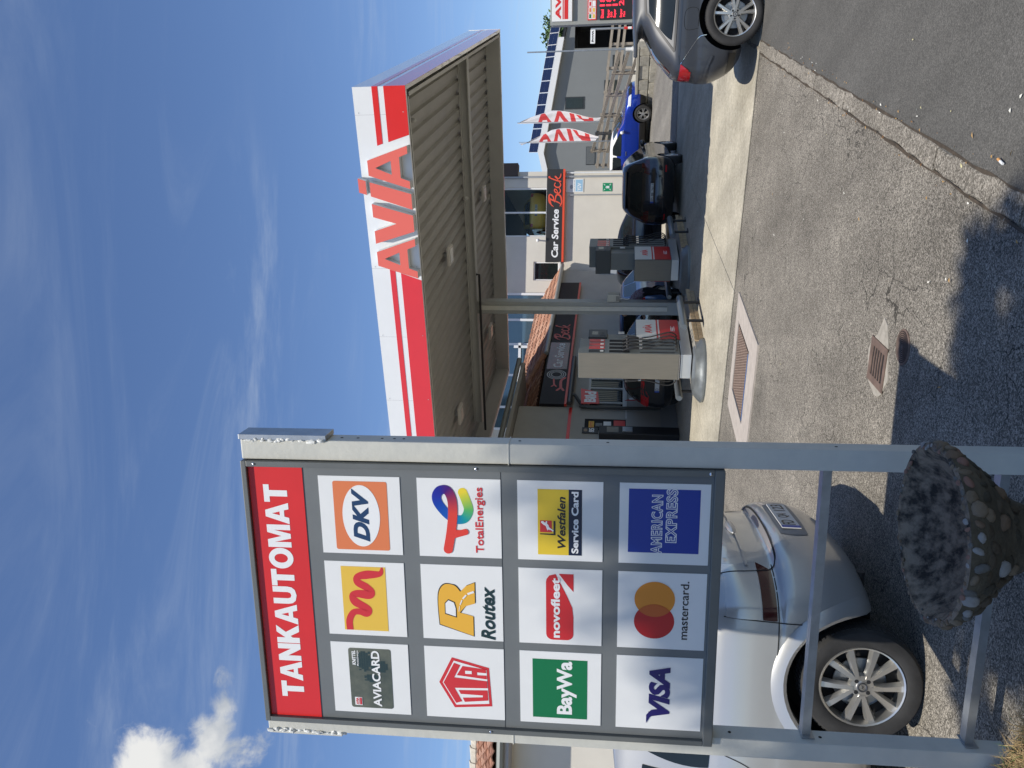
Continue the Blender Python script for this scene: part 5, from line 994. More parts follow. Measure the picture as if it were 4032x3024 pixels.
for s_ in (-1, 1):
    lc.side('tail_lamp', [(-0.70, 0.765), (-0.57, 0.80), (-0.50, 0.895), (-0.70, 0.905)], s_, TAIL, le, 0.007, k=0.1)
    lc.seam('shut_line', [(-0.50, 0.895), (-0.34, 0.79), (-0.22, 0.7), (-0.2, 0.62)], s_, CHROME, le, 0.006); lc.seam('crease', [(-0.7, 0.915), (-0.2, 0.915), (0.6, 0.905), (2.0, 0.89)], s_, mat('crease_dark', (0.045, 0.05, 0.055), 0.3, 0.4, coat=0.8), le, 0.02)
    lc.side('quarter_window', [(-0.3, 1.0), (0.62, 0.975), (0.62, 1.28), (0.05, 1.28)], s_, GLASS, le, 0.008, k=0.35); lc.seam('window_trim', [(-0.35, 0.985), (-0.31, 0.972), (0.2, 0.96), (0.66, 0.955)], s_, BLACK, le, 0.022, 0.006); lc.seam('window_trim', [(-0.35, 0.985), (-0.18, 1.12), (0.02, 1.27), (0.1, 1.31), (0.7, 1.33)], s_, BLACK, le, 0.022, 0.006)
    lc.side('front_window', [(0.7, 0.975), (1.75, 0.97), (1.3, 1.28), (0.7, 1.28)], s_, GLASS, le, 0.006)
    lc.seam('shut_line', [(0.5, 0.95), (0.42, 0.8), (0.4, 0.7)], s_, CHROME, le, 0.006)
    lc.seam('fuel_flap', [(-0.13, 0.72), (-0.13, 0.86), (0.06, 0.86), (0.07, 0.73), (-0.11, 0.72)], s_, SEAM, le, 0.005)
    lc.seam('bumper_crease', [(-0.71, 0.62), (-0.55, 0.6), (-0.42, 0.55)], s_, GREYC, le, 0.03, 0.012); lc.side('bumper_skirt', [(-0.64, 0.27), (-0.4, 0.27), (-0.4, 0.36), (-0.69, 0.36)], s_, BLACK, le, 0.006, k=0)
lc.end('rear_window', [(0.6, 0.99), (-0.6, 0.99), (-0.5, 1.28), (0.5, 1.28)], GLASS, le, 0.006); lc.end('tail_lamp', [(0.84, 0.77), (0.55, 0.77), (0.55, 0.9), (0.84, 0.9)], TAIL, le, 0.006); lc.end('tail_lamp', [(-0.55, 0.77), (-0.84, 0.77), (-0.84, 0.9), (-0.55, 0.9)], TAIL, le, 0.006)
b = B(); b.box(-0.42, 0.05, -0.56, 0.56, 1.385, 1.42, bev=0.012); b.build('roof_spoiler', GREYC, le)
# ---- black hatchback under the canopy, straight rear view
BLKP = mat('black_paint', (0.012, 0.013, 0.016), 0.2, 0.1, coat=1.0); CG = 'cars standing at the petrol station'
C3 = scalek(HATCH, 1.07, 1.0, 1.06)
hB = math.atan2(0.876, 0.40)
bk, bc, _ = make_car('hatchback', 'black hatchback with plate FD BE 2611 parked under the canopy, seen from behind', C3, (5.42, 21.5, 0.012), hB, BLKP, wr=0.305, rim=0.19, wb_=2.5, arch=0.345, group=CG)
bc.end('rear_window', [(0.57, 1.06), (-0.57, 1.06), (-0.47, 1.36), (0.47, 1.36)], GLASS, bk); plate(bc, bk, 'FD BE 2611', 0, 0.78)
for s_ in (1, -1):
    bc.end('tail_lamp', [(s_ * 0.79, 0.90), (s_ * 0.66, 0.92), (s_ * 0.63, 1.08), (s_ * 0.75, 1.07)][::1 if s_ > 0 else 1], TAILD, bk, 0.01); bc.side('tail_lamp', [(-0.6, 0.86), (-0.46, 0.88), (-0.46, 0.98), (-0.55, 1.02)], s_, TAILD, bk, 0.006); bc.end('reflector', [(s_ * 0.72, 0.43), (s_ * 0.55, 0.43), (s_ * 0.55, 0.47), (s_ * 0.72, 0.47)], TAIL, bk)
glaze(bk, bc, 1.03, 1.36, -0.3, 0.7, 1.85); mirror(bk, bc, 1.75, 1.0, BLKP, 0.8); B().box(-0.3, -0.05, -0.5, 0.5, 1.475, 1.5).build('roof_spoiler', BLKP, bk)
bc.rseam('shut_line', [(0.58, 1.02), (0.56, 0.7), (0.4, 0.62), (-0.4, 0.62), (-0.56, 0.7), (-0.58, 1.02)], SEAM, bk)
# ---- blue crossover with white roof on the road, front to the right
BLUP = mat('blue_paint', (0.006, 0.035, 0.34), 0.25, 0.35, coat=1.0)
SUV = [(0.24, -0.55, 3.2, 0.74, 0.35, 0.6), (0.36, -0.66, 3.32, 0.83, 0.35, 0.75), (0.55, -0.72, 3.38, 0.87, 0.32, 0.8), (0.75, -0.71, 3.34, 0.88, 0.3, 0.75), (0.9, -0.69, 3.22, 0.87, 0.28, 0.7), (1.0, -0.66, 2.9, 0.86, 0.26, 0.5), (1.06, -0.64, 2.35, 0.84, 0.25, 0.3), (1.12, -0.6, 2.15, 0.81, 0.25, 0.25), (1.3, -0.5, 1.75, 0.73, 0.24, 0.22), (1.49, -0.36, 1.3, 0.64, 0.24, 0.22), (1.55, -0.25, 1.05, 0.58, 0.25, 0.25), (1.58, 0.0, 0.8, 0.45, 0.25, 0.25)]
hU = R(-42)
wpos = P(1659 - 1130 * .4069 * .5486, 1406, 32); fwd = Vector((math.cos(hU), math.sin(hU), 0)); rgt = Vector((math.sin(hU), -math.cos(hU), 0))
bu, uc, _ = make_car('crossover', 'bright blue crossover with white roof waiting on the road beyond the pumps', SUV, wpos - fwd * 2.55 - rgt * 0.86 + Vector((0, 0, -0.03)), hU, BLUP, wr=0.33, rim=0.225, wb_=2.55, arch=0.38, roof=WHITE, clad=BLACK, spokes=5, pair=0.2, group=CG)
bu.scale = (1.06,) * 3
glaze(bu, uc, 1.12, 1.47, -0.4, 0.75, 1.95); mirror(bu, uc, 1.85, 1.08, WHITE, 0.9); uc.end('windscreen', [(-0.64, 1.13), (0.64, 1.13), (0.54, 1.47), (-0.54, 1.47)], GLASS, bu, 0.006, front=True)
uc.end('grille', [(-0.58, 0.78), (0.58, 0.78), (0.58, 0.9), (-0.58, 0.9)], BLACK, bu, 0.008, front=True); uc.end('lower_grille', [(-0.6, 0.36), (0.6, 0.36), (0.6, 0.56), (-0.6, 0.56)], BLACK, bu, 0.008, front=True); plate(uc, bu, '', 0, 0.62, front=True)
for s_ in (1, -1): uc.end('head_lamp', [(s_ * 0.8, 0.8), (s_ * 0.6, 0.79), (s_ * 0.6, 0.9), (s_ * 0.8, 0.92)] if s_ < 0 else [(0.6, 0.79), (0.8, 0.8), (0.8, 0.92), (0.6, 0.9)], mat('head_lamp', (0.6, 0.62, 0.65), 0.1, coat=1), bu, 0.012, front=True); uc.side('head_lamp', [(2.85, 0.8), (3.02, 0.8), (3.0, 0.9), (2.85, 0.92)], s_, mat('head_lamp', (0.6, 0.62, 0.65)), bu, 0.006); uc.seam('shut_line', [(1.9, 1.08), (1.93, 0.7), (1.85, 0.4)], s_, SEAM, bu); uc.seam('shut_line', [(0.75, 1.08), (0.76, 0.7), (0.74, 0.4)], s_, SEAM, bu); uc.side('door_handle', [(0.85, 0.93), (1.05, 0.93), (1.05, 0.96), (0.85, 0.96)], s_, CHROME, bu, 0.02)
b = B(); uc.end('badge', [(-0.06, 0.86), (0.06, 0.86), (0.06, 0.95), (-0.06, 0.95)], CHROME, bu, 0.012, front=True)
# ---- further cars
def simple_car(name, label, keys, loc, h, col, group=CG, wb_=2.55, wr=0.31, plate_t=None, cls=None, roof=None, rear_lamps=True):
    t, c, _ = make_car(name, label, keys, loc, h, col, wr=wr, rim=0.2, wb_=wb_, arch=wr + 0.05, group=group, roof=roof); H = keys[-1][0]; zb, zt = H * 0.71, H * 0.93
    glaze(t, c, zb, zt, -0.32, 0.75, 1.85); mirror(t, c, 1.75, zb - 0.03, col, 0.8); c.end('rear_window', [(0.56, zb), (-0.56, zb), (-0.46, zt - 0.01), (0.46, zt - 0.01)], GLASS, t); c.end('windscreen', [(-0.62, zb), (0.62, zb), (0.5, zt - .01), (-0.5, zt - .01)], GLASS, t, 0.006, front=True)
    for s_ in (1, -1):
        c.side('tail_lamp', [(-0.6, H * 0.55), (-0.42, H * 0.57), (-0.45, H * 0.68), (-0.56, H * 0.7)], s_, TAIL, t, 0.006); c.seam('shut_line', [(0.75, zb), (0.76, 0.6), (0.72, 0.3)], s_, SEAM, t); c.end('tail_lamp', [(s_ * 0.78, H * 0.56), (s_ * 0.62, H * 0.56), (s_ * 0.6, H * 0.69), (s_ * 0.74, H * 0.69)], TAIL, t, 0.008)
        c.end('head_lamp', [(s_ * 0.5, 0.66), (s_ * 0.76, 0.66), (s_ * 0.76, 0.78), (s_ * 0.5, 0.78)], mat('head_lamp', (0.6, 0.62, 0.65)), t, 0.01, front=True)
    if plate_t: plate(c, t, plate_t, 0, 0.62)
    return t, c
simple_car('saloon_car', 'black car parked beyond the farther pump with its nose to the right', scalek(SUV, 1.08, 1.04, 1.0), (3.95, 26.4, 0.012), R(8), BLKP, wb_=2.62, wr=0.33)
simple_car('estate_car', 'mid blue car waiting behind the nearest pump and the canopy post', scalek(SUV, 1.0, 1.0, 1.0), (2.0, 22.6, 0.012), R(61), mat('mid_blue', (0.05, 0.12, 0.28), 0.3, 0.4, coat=1.0))
simple_car('small_car', 'black small car left of the nearest pump in front of the shop window', scalek(HATCH, 0.98), (0.42, 20.1, 0.012), R(61), BLKP, plate_t='D')
gs_, _ = simple_car('classic_saloon', 'gold classic car shown behind the upstairs showroom window', [(0.2, -0.8, 3.2, 0.74, 0.2, 0.4), (0.35, -0.9, 3.3, 0.80, 0.2, 0.4), (0.6, -0.95, 3.3, 0.83, 0.18, 0.4), (0.8, -0.95, 3.25, 0.83, 0.16, 0.4), (0.9, -0.9, 3.0, 0.81, 0.16, 0.35), (0.94, -0.6, 2.2, 0.76, 0.2, 0.25), (1.1, -0.25, 1.85, 0.68, 0.2, 0.2), (1.28, 0.1, 1.5, 0.60, 0.2, 0.2), (1.34, 0.25, 1.3, 0.52, 0.2, 0.2), (1.36, 0.4, 1.1, 0.42, 0.2, 0.2)], (7.0, 31.85, 4.43), R(91), mat('gold_paint', (0.75, 0.45, 0.08), 0.35, 0.0, coat=0.3), plate_t='FD DP 77H'); gs_.scale = (0.88,) * 3
simple_car('compact_car', 'teal compact car on the ramp behind the price pillar', scalek(HATCH, 1.0, 0.95), P(1655, 1385, 30) - Vector((-0.4, 0, 0.95)), R(-8), mat('teal_paint', (0.03, 0.13, 0.17), 0.3, 0.3, coat=1.0))
simple_car('parked_car', 'white car standing on the ramp behind the timber fence', scalek(SUV, 1.1), P(1486, 1372, 42) - Vector((1.0, 0, 1.55)), R(5), WHITE)
# ================================================================ grey hall with solar roof, ramp and timber fence
HALL = mat('grey_render', (0.165, 0.175, 0.175), 0.85, var=0.05, vs=0.6, bump=0.1, bs=15)
gh = thing('grey_hall', 'dark grey rendered hall with low gable roof, garage opening and solar panels', 'building', (18, 50, 0))
def hb(name, x0, x1, y0, y1, z0, z1, m, par=gh, **k): return B().box(x0 - 18, x1 - 18, y0 - 50, y1 - 50, z0, z1, **k).build(name, m, par)
def gz(x): return 6.55 - (x - 14.9) * 0.157 if x >= 14.9 else 6.55 - (14.9 - x) * 0.25
b = B(); M = frame((-18, 0, 0), (1, 0, 0), (0, 0, 1))
b.prism([(9.5, 0), (21.7, 0), (21.7, 4.75), (26.0, 4.75), (26, gz(26)), (14.9, 6.55), (9.5, gz(9.5))], -0.3, 0.0, M); b.build('wall', HALL, gh)
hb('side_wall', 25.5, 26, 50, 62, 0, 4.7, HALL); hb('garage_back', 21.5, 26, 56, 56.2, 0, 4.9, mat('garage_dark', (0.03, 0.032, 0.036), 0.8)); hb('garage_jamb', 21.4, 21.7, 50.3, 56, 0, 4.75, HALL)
b = B(); b.add([((x - 18), y - 50, z) for x, z, y in ((21.8, 0.4, 49.6), (21.8, 4.6, 49.6), (22.6, 4.3, 49.0), (22.9, 0.4, 49.0))], [(0, 1, 2, 3)]); 
MRoof = mat('metal_edge', (0.66, 0.66, 0.65), 0.45)
for x0, x1 in ((14.9, 22.3), (9.5, 14.9)):
    b = B(); b.add([(x - 18, y - 50, z) for y in (49.6, 62) for x, z in ((x0, gz(x0) + 0.02), (x1, gz(x1) + 0.02), (x1, gz(x1) + 0.38), (x0, gz(x0) + 0.38))], [(0, 1, 2, 3), (4, 7, 6, 5), (3, 2, 6, 7), (0, 4, 5, 1), (1, 5, 6, 2), (0, 3, 7, 4)]); b.build('roof_edge', MRoof, gh)
b = B(); b.add([(x - 18, y - 50, z) for y in (49.85, 62) for x, z in ((22.3, gz(22.3) + 0.02), (26.4, gz(26.4) + 0.02), (26.4, gz(26.4) + 0.2), (22.3, gz(22.3) + 0.2))], [(0, 1, 2, 3), (4, 7, 6, 5), (3, 2, 6, 7), (0, 4, 5, 1), (1, 5, 6, 2)]); b.build('gutter_edge', BLACK, gh)
SOL = mat('solar_cell', (0.008, 0.014, 0.045), 0.15, var=0.1, vs=3, coat=0.8)
def panel(x, w=0.62, h=0.62):
    z = gz(x) + 0.42; tilt = math.atan(-0.157 if x > 14.9 else 0.25)
    M = Matrix.Translation((x - 18, -0.3, z)) @ Matrix.Rotation(-tilt, 4, 'Y') @ Matrix.Rotation(R(62), 4, 'X'); p = B().box(0.01, w, 0, h, -0.03, 0.0, M).build('solar_panel', MRoof, gh)
    for j in range(2): B().box(0.025, w - 0.015, 0.02 + j * (h - 0.03) / 2, 0.014 + (j + 1) * (h - 0.03) / 2, 0.001, 0.004, M).build('cell_row', SOL, p)
for i in range(15): panel(14.95 + i * 0.77, 0.765, 0.72)
for i in range(3): panel(11.2 + i * 0.8, 0.76, 0.6)
for x in (13.4, 13.8): B().tube([(x - 18, 0.5, 6.2), (x - 18, 0.5, 7.9)], 0.02, 5).build('aerial', GALV, gh)
def hwin(x0, x1, z0, z1, n='window', m_=None):
    o = hb(n, x0, x1, 49.97, 50.02, z0, z1, m_ or mat('anthracite', (0.025, 0.028, 0.03), 0.5)); hb('pane', x0 + 0.07, x1 - 0.07, 49.955, 49.97, z0 + 0.1, z1 - 0.07, GLASS, o); return o
hwin(17.78, 18.58, 4.04, 5.28); hwin(18.5, 19.6, 1.9, 2.8); hwin(15.8, 16.4, 1.9, 2.75); hwin(20.3, 21.2, 1.6, 2.3)
v = hb('vent_grille', 14.18, 15.35, 49.97, 50.02, 3.28, 3.86, mat('anthracite', (0.025, 0.028, 0.03)))
for i in range(9): hb('louvre', 14.22, 15.31, 49.94, 49.97, 3.32 + i * 0.058, 3.355 + i * 0.058, GREYP, v)
# ramp and boundary wall
RAMP = mat('ramp_concrete', (0.42, 0.39, 0.32), 0.9, var=0.12, vs=1.5)
def slab(name, pts, m): b = B(); b.add(pts, [list(range(len(pts)))]); return b.build(name, m, kind='structure')
slab('ramp', [tuple(P(1580, 1405, 29)), tuple(P(1659, 1400, 27) + Vector((6, 0, 0))), (40, 49.9, 0.9), (10.5, 49.9, 1.1), tuple(P(1340, 1352, 39) )], RAMP)
rw = thing('retaining_wall', 'low rough stone retaining wall along the foot of the ramp', 'wall', (0, 0, 0))
A, C = P(1300, 1400, 35.5), P(1556, 1408, 29.5); d = C - A; L = d.length; M = frame(A + Vector((0, 0, -0.6)), Vector((d.x, d.y, 0)), (0, 0, 1)); STN = [mat('rubble_%d' % i, c, 0.9, var=0.25, vs=6, bump=0.4, bs=20) for i, c in enumerate(((0.4, 0.37, 0.3), (0.34, 0.32, 0.27), (0.44, 0.41, 0.34)))]
B().box(0, L, 0.0, 1.22, -0.35, -0.06, M).build('core', STN[1], rw); B().box(0, L, 1.22, 1.32, -0.4, 0.03, M, bev=0.01).build('coping', RAMP, rw)
x = 0.0; rs2 = random.Random(4)
for row in range(3):
    x = 0.0
    while x < L - 0.2:
        w_ = rs2.uniform(0.45, 1.0); B().box(x + 0.01, min(x + w_, L) - 0.01, 0.02 + row * 0.4, 0.40 + row * 0.4, -0.08, rs2.uniform(-0.03, 0.02), M, bev=0.03).build('stone', rs2.choice(STN), rw); x += w_
WOOD = mat('grey_wood', (0.27, 0.235, 0.19), 0.9, var=0.35, vs=5, stretch=(0.4, 4, 4)); 
def fence(label, A, C, hs, nposts, ph, th=0.05, hh=0.13):
    t = thing('timber_fence', label, 'fence', A, group='weathered rail fences on the ramp'); d = C - A; ln = d.length
    for i, h in enumerate(hs):
        k = 3
        for j in range(k): B().box(0, ln / k - 0.01, -hh / 2, hh / 2, -th / 2 + 0.01 * (j % 2), th / 2 + 0.01 * (j % 2), frame(d * (j / k) + Vector((0, 0, h + rnd.uniform(-.03, .03))), d, (0, 0, 1))).build('rail', WOOD, t)
    for i in range(nposts):
        p = d * ((i + 0.15) / nposts); B().box(-0.06, 0.06, 0.03, 0.15, -0.3, ph, Matrix.Translation(p)).build('post', WOOD, t)
fence('far weathered timber fence along the top of the ramp', P(1296, 1326, 39), P(1610, 1362, 39.5), (0.25, 0.55, 0.85), 6, 0.95)
fence('near weathered timber fence sloping down to the white pole', P(1330, 1322, 37), P(1548, 1392, 30.5), (0.25, 0.6, 0.95), 5, 1.05)
# slender flag pole without flag in white socket
g = P(1555, 1406, 30); t = thing('flag_pole', 'bare slim flag pole in a white socket at the ramp corner', 'pole', g); B().tube([(0, 0, -0.1), (0, 0, 0.72)], 0.09, 10).build('socket', WHITE, t); B().tube([(0, 0, 0.72), (0, 0, 0.95)], 0.06, 8).build('sleeve', WHITE, t); B().tube([(0, 0, 0.95), (0, 0, 4.75)], [0.035, 0.028], 8).build('pole', GALV, t)
# beach flags
def inpoly(x, y, p):
    r = False; j = len(p) - 1
    for i in range(len(p)):
        if (p[i][1] > y) != (p[j][1] > y) and x < (p[j][0] - p[i][0]) * (y - p[i][1]) / (p[j][1] - p[i][1]) + p[i][0]: r = not r
        j = i
    return r
FLW = mat('flag_white', (0.75, 0.72, 0.71), 0.7); FLR = mat('flag_red', (0.62, 0.05, 0.05), 0.7)
def beachflag(label, U, Y, seed):
    base = P(U, 1345, Y); rg = random.Random(seed); t = thing('beach_flag', label, 'flag', base, group='two red and white flags by the fence')
    top = P(U + 6, 1117 if seed == 1 else 1121, Y).z - base.z
    B().tube([(0, 0, -0.3), (0, 0, top * 0.5), (0.02, 0, top)], [0.03, 0.022, 0.012], 8).build('pole', GALV, t)
    nx_, nz_ = 40, 220; b = B(); vs = []; z0 = P(U, 1292 if seed == 1 else 1285, Y).z - base.z
    for j in range(nz_ + 1):
        v = j / nz_; z = z0 + (top - z0) * v; w = (0.62 * min(1, (1 - v) * 2.2 + 0.04)) * (1 - 0.12 * math.sin(v * 9 + seed))
        for i in range(nx_ + 1):
            u = i / nx_; vs.append((-0.02 + 0.72 * w * u * (1 if seed == 1 else 1.05) - 0.18 * math.sin(v * 5 + seed) * u, 0.09 * math.sin(u * 7 + v * 8 + seed) * u + 0.03, z - 0.25 * u * (0.3 + 0.4 * math.sin(v * 6 + seed))))
    b.add(vs, [], smooth=True)
    # tall letters running up the cloth
    L_ = [[(0.15, 0.06), (0.95, 0.06 + .05), (0.95, 0.11 + .05), (0.7, 0.1 + .05), (0.7, 0.17 + .05), (0.95, 0.2 + .05), (0.95, 0.25 + .05), (0.15, 0.17)], [(0.1, 0.27), (0.95, 0.32), (0.95, 0.37), (0.1, 0.33)], [(0.1, 0.36), (0.95, 0.46), (0.95, 0.5), (0.1, 0.54), (0.1, 0.49), (0.6, 0.475), (0.1, 0.42)], [(0.1, 0.57), (0.95, 0.66), (0.95, 0.7), (0.1, 0.74), (0.1, 0.69), (0.3, 0.68), (0.3, 0.63), (0.1, 0.62)]]
    for j in range(nz_):
        for i in range(nx_):
            b.cur = 1 if any(inpoly((i + 0.5) / nx_, (j + 0.5) / nz_, p) for p in L_) else 0
            b.f.append([j * (nx_ + 1) + i, j * (nx_ + 1) + i + 1, (j + 1) * (nx_ + 1) + i + 1, (j + 1) * (nx_ + 1) + i]); b.mi.append(b.cur); b.sm.append(True)
    b.build('cloth', [FLW, FLR], t)
beachflag('right hand red and white lettered beach flag in front of the grey hall', 1398, 35, 1); beachflag('left hand red and white lettered beach flag in front of the grey hall', 1355, 35, 2)
# price pillar
g = P(1612, 1400, 26); t = thing('price_pillar', 'grey price pillar with white AVIA box and red digital prices at the right edge', 'sign', (g.x, g.y, 0), R(-14)); zt = P(1612, 1189, 26).z
zz_ = lambda V: P(1640, V, 26).z
B().box(0, 1.9, 0, 0.35, 0, zt, bev=0.01).build('pillar', mat('pillar_grey', (0.29, 0.3, 0.28), 0.5), t); lb = B().box(0.1, 1.5, -0.1, 0, zz_(1237), zz_(1194), bev=0.01).build('light_box', WHITE, t)
M = frame((0, -0.103, 0), (1, 0, 0), (0, 0, 1)); b = B(); text(b, 'AVIA', 0.16, 1.35, zz_(1213), zz_(1201), 0, 0.045, M=M); b.build('lettering', RED, lb)
b = B(); b.poly(rect(0.16, 1.4, zz_(1218.6), zz_(1216.4)), 0, M); b.build('red_line', RED, lb); b = B(); b.poly(rect(0.16, 1.4, zz_(1228.5), zz_(1220)), 0, M); b.build('red_bar', RED, lb); b = B(); b.poly(rect(0.86, 0.98, zz_(1200), zz_(1197.5)), 0, M); b.build('letter_dot', RED, lb)
cb = B().box(0.11, 1.5, -0.06, 0, zz_(1289), zz_(1270), bev=0.005).build('card_box', RED, t); M = frame((0, -0.063, 0), (1, 0, 0), (0, 0, 1)); cm = (GR, OR, RD, BU, YE, YE, WI, BU)
for i in range(6):
    for j in range(2):
        zc = zz_(1275.5 + 8 * j); b = B(); b.poly(rect(0.14 + i * 0.19, 0.315 + i * 0.19, zc - 0.055, zc + 0.055), 0, M); cc_ = b.build('card', WHITE, cb); b = B(); b.poly(rrect(0.165 + i * 0.19, 0.29 + i * 0.19, zc - 0.033, zc + 0.033, 0.01), 0.002, M); b.build('card_mark', cm[(i + 4 * j) % 8], cc_)
pb = B().box(0.1, 1.5, -0.05, 0, zz_(1368), zz_(1296), bev=0.005).build('price_panel', BLACK, t); M = frame((0, -0.053, 0), (1, 0, 0), (0, 0, 1)); LED = mat('led_red', (0.1, 0.0, 0.0), 0.5, emit=(1.0, 0.03, 0.06), es=2.2)
for i, (nm, pr) in enumerate((('Diesel', '183'), ('Super', '186'), ('Super', '191'), ('Super', '200'))):
    zc = zz_(1301.5 + i * 13.6); b = B(); text(b, nm, 0.16, 0.42, zc - 0.05, zc + 0.05, 0, 0.03, M=M); b.build('led_name', LED, pb)
    if i in (1, 3): b = B(); text(b, 'E10' if i == 1 else 'Plus', 0.18, 0.34, zc - 0.125, zc - 0.06, 0, 0.03, M=M); b.build('led_name', LED, pb)
    b = B(); b = B(); text(b, pr, 0.52, 1.0, zc - 0.085, zc + 0.085, 0, 0.02, M=M); b.build('led_price', LED, pb)
# signpost with small white sign and red-white foot at the garage
g = P(1600, 1382, 33); t = thing('gate_post', 'tall striped gate post with small white sign by the garage opening', 'sign post', g); B().tube([(0, 0, -0.2), (0, 0, 2.05)], 0.045, 8).build('post', GALV, t); 
for i in range(4): B().tube([(0, 0, 0.02 + i * 0.16), (0, 0, 0.17 + i * 0.16)], 0.055, 8).build('stripe', RED if i % 2 else WHITE, t)
B().box(-0.62, -0.03, -0.03, 0.0, 1.86, 2.06).build('sign_plate', WHITE, t); b = B(); q_ = B(); stroke(q_, [(-0.55, 1.93), (-0.52, 2.0), (-0.49, 1.95), (-0.44, 1.97), (-0.4, 1.945), (-0.34, 1.97), (-0.3, 1.945), (-0.24, 1.975), (-0.2, 1.94), (-0.14, 1.98), (-0.1, 1.93)], 0.035, 0); b.add(q_.v, q_.f, frame((0, -0.033, 0), (1, 0, 0), (0, 0, 1))); b.build('script_line', BL, t)
# ================================================================ house at the left edge
hs = thing('roofed_house', 'cream rendered house with brown tiled roof at the left edge behind the van', 'house', (-6.4, 14.2, 0))
B().box(-9, 0.35, 0, 0.3, 0, 3.45).build('wall', CREAM, hs); B().box(0.05, 0.35, 0.3, 7, 0, 3.45).build('side_wall', CREAM, hs); B().box(-9, 0.75, -0.5, 0.0, 3.4, 3.5).build('soffit', mat('soffit_grey', (0.4, 0.4, 0.42), 0.8), hs); B().tube([(-9, -0.56, 3.54), (0.75, -0.56, 3.54)], 0.07, 8).build('gutter', mat('gutter_zinc', (0.22, 0.23, 0.21)), hs); B().box(-9, -0.75, -0.03, 0.0, 0.05, 3.3).build('dark_doors', mat('door_brown', (0.05, 0.03, 0.03), 0.6), hs)
b = B(); b.add([(-9, -0.55, 3.6), (0.8, -0.55, 3.6), (0.8, 1.3, 4.22), (-9, 1.3, 4.22)], [(0, 1, 2, 3)]); rf2 = b.build('tiled_roof', ROOFM, hs)
tile_field(rf2, frame((-1.6, -0.55, 3.63), (1, 0, 0), (0, 1.85, 0.62)), 11, 6); 
PALE = mat('lichen_tile', (0.5, 0.46, 0.38), 0.9, var=0.3, vs=6)
for i in range(14): B().tube([(0.85 - i * 0.3, 1.3, 4.28), (0.52 - i * 0.3, 1.3, 4.28)], [0.15, 0.12], 8).build('ridge_tile', PALE, rf2)
for i in range(6): B().tube([(0.78, -0.5 + i * 0.32, 3.68 + i * 0.105), (0.78, -0.15 + i * 0.32, 3.8 + i * 0.105)], [0.1, 0.08], 8).build('verge_tile', PALE, rf2)
# ================================================================ ground fittings
RUST = mat('rusty_iron', (0.16, 0.11, 0.085), 0.6, 0.1, var=0.3, vs=12, bump=0.2, bs=80)
def quad_thing(name, label, cat, pts, grp=None):
    O = Vector((*pts[0], 0)); ex = Vector((*pts[1], 0)) - O; ey = Vector((*pts[3], 0)) - O; return thing(name, label, cat, mw=frame(O, ex, ey)), ex.length, ey.length
# tank hatch: concrete surround + chequer plate
hO, hx, hy = Vector((0.52, 9.34, 0)), Vector((-0.885, 0.465, 0)).normalized(), Vector((0.43, 0.9, 0)).normalized()
M = frame(hO, -hx, hy); M = frame(hO + hx * 1.75, -hx, hy)
t = thing('tank_hatch', 'rusty chequer plate tank hatch in a pale concrete surround', 'hatch', mw=M)
b = B()
for x0, x1, y0, y1 in ((0, 1.75, 0, 0.5), (0, 1.75, 1.5, 1.72), (0, 0.38, 0.5, 1.5), (1.42, 1.75, 0.5, 1.5)): b.box(x0, x1, y0, y1, 0.0, 0.02)
b.build('surround', mat('hatch_concrete', (0.42, 0.37, 0.32), 0.9, var=0.12, vs=9, bump=0.3, bs=70), t)
B().box(0.38, 1.42, 0.5, 1.5, 0.0, 0.004).build('pit_edge', DARK, t)
pl = B().box(0.42, 1.38, 0.54, 1.46, 0.003, 0.016, bev=0.002).build('cover_plate', RUST, t)
b = B()
for i in range(24):
    for j in range(23): b.ball((0.45 + i * 0.039 + (j % 2) * 0.019, 0.57 + j * 0.038, 0.016), (0.012, 0.006, 0.004), u=6, v=4)
b.build('chequer_studs', mat('worn_stud', (0.2, 0.15, 0.12), 0.5, 0.5), pl); tag(pl.children[0], kind='stuff')
B().tube([(0.42, 0.535, 0.018), (1.38, 0.535, 0.018)], 0.009, 6).build('hinge_rail', CHROME, t)
# road gully
gp = [(-0.01, 5.09), (0.26, 4.99), (0.33, 5.30), (0.06, 5.39)]; t, lx, ly = quad_thing('drain_grate', 'rusty slotted gully grate set in broken mortar', 'drain', gp)
rg = random.Random(9); b = B(); ring = [(lx / 2 + (lx / 2 + 0.05 + rg.uniform(-0.02, 0.035) + (0.1 if i in (0, 17) else 0)) * math.cos(a), ly / 2 + (ly / 2 + 0.045 + rg.uniform(-0.02, 0.03)) * math.sin(a)) for i, a in enumerate(np.linspace(0, 2 * math.pi, 19)[:-1])]
b.prism([(lx / 2 + (x - lx / 2) * 1.02, ly / 2 + (y - ly / 2) * 1.02) for x, y in ring], 0.0, 0.006); b.build('mortar', mat('mortar', (0.33, 0.3, 0.25), 0.95, var=0.2, vs=20, bump=0.5, bs=60), t)
B().box(0.0, lx, 0, ly, 0.002, 0.0072).build('shaft_shade', DARK, t)  # black plate painted as the shade of the shaft, no hole below
b = B()
for x0, x1, y0, y1 in ((0, lx, 0, 0.035), (0, lx, ly - 0.035, ly), (0, 0.05, 0.035, ly - 0.035), (lx - 0.05, lx, 0.035, ly - 0.035)): b.box(x0, x1, y0, y1, 0.004, 0.013)
b.build('frame', RUST, t)
for i in range(5): y = 0.07 + i * 0.046; b = B(); b.prism([(0.05, y), (lx / 2, y + 0.006), (lx - 0.05, y), (lx - 0.05, y + 0.016), (lx / 2, y + 0.022), (0.05, y + 0.016)], 0.0073, 0.012); b.build('bar', RUST, t)
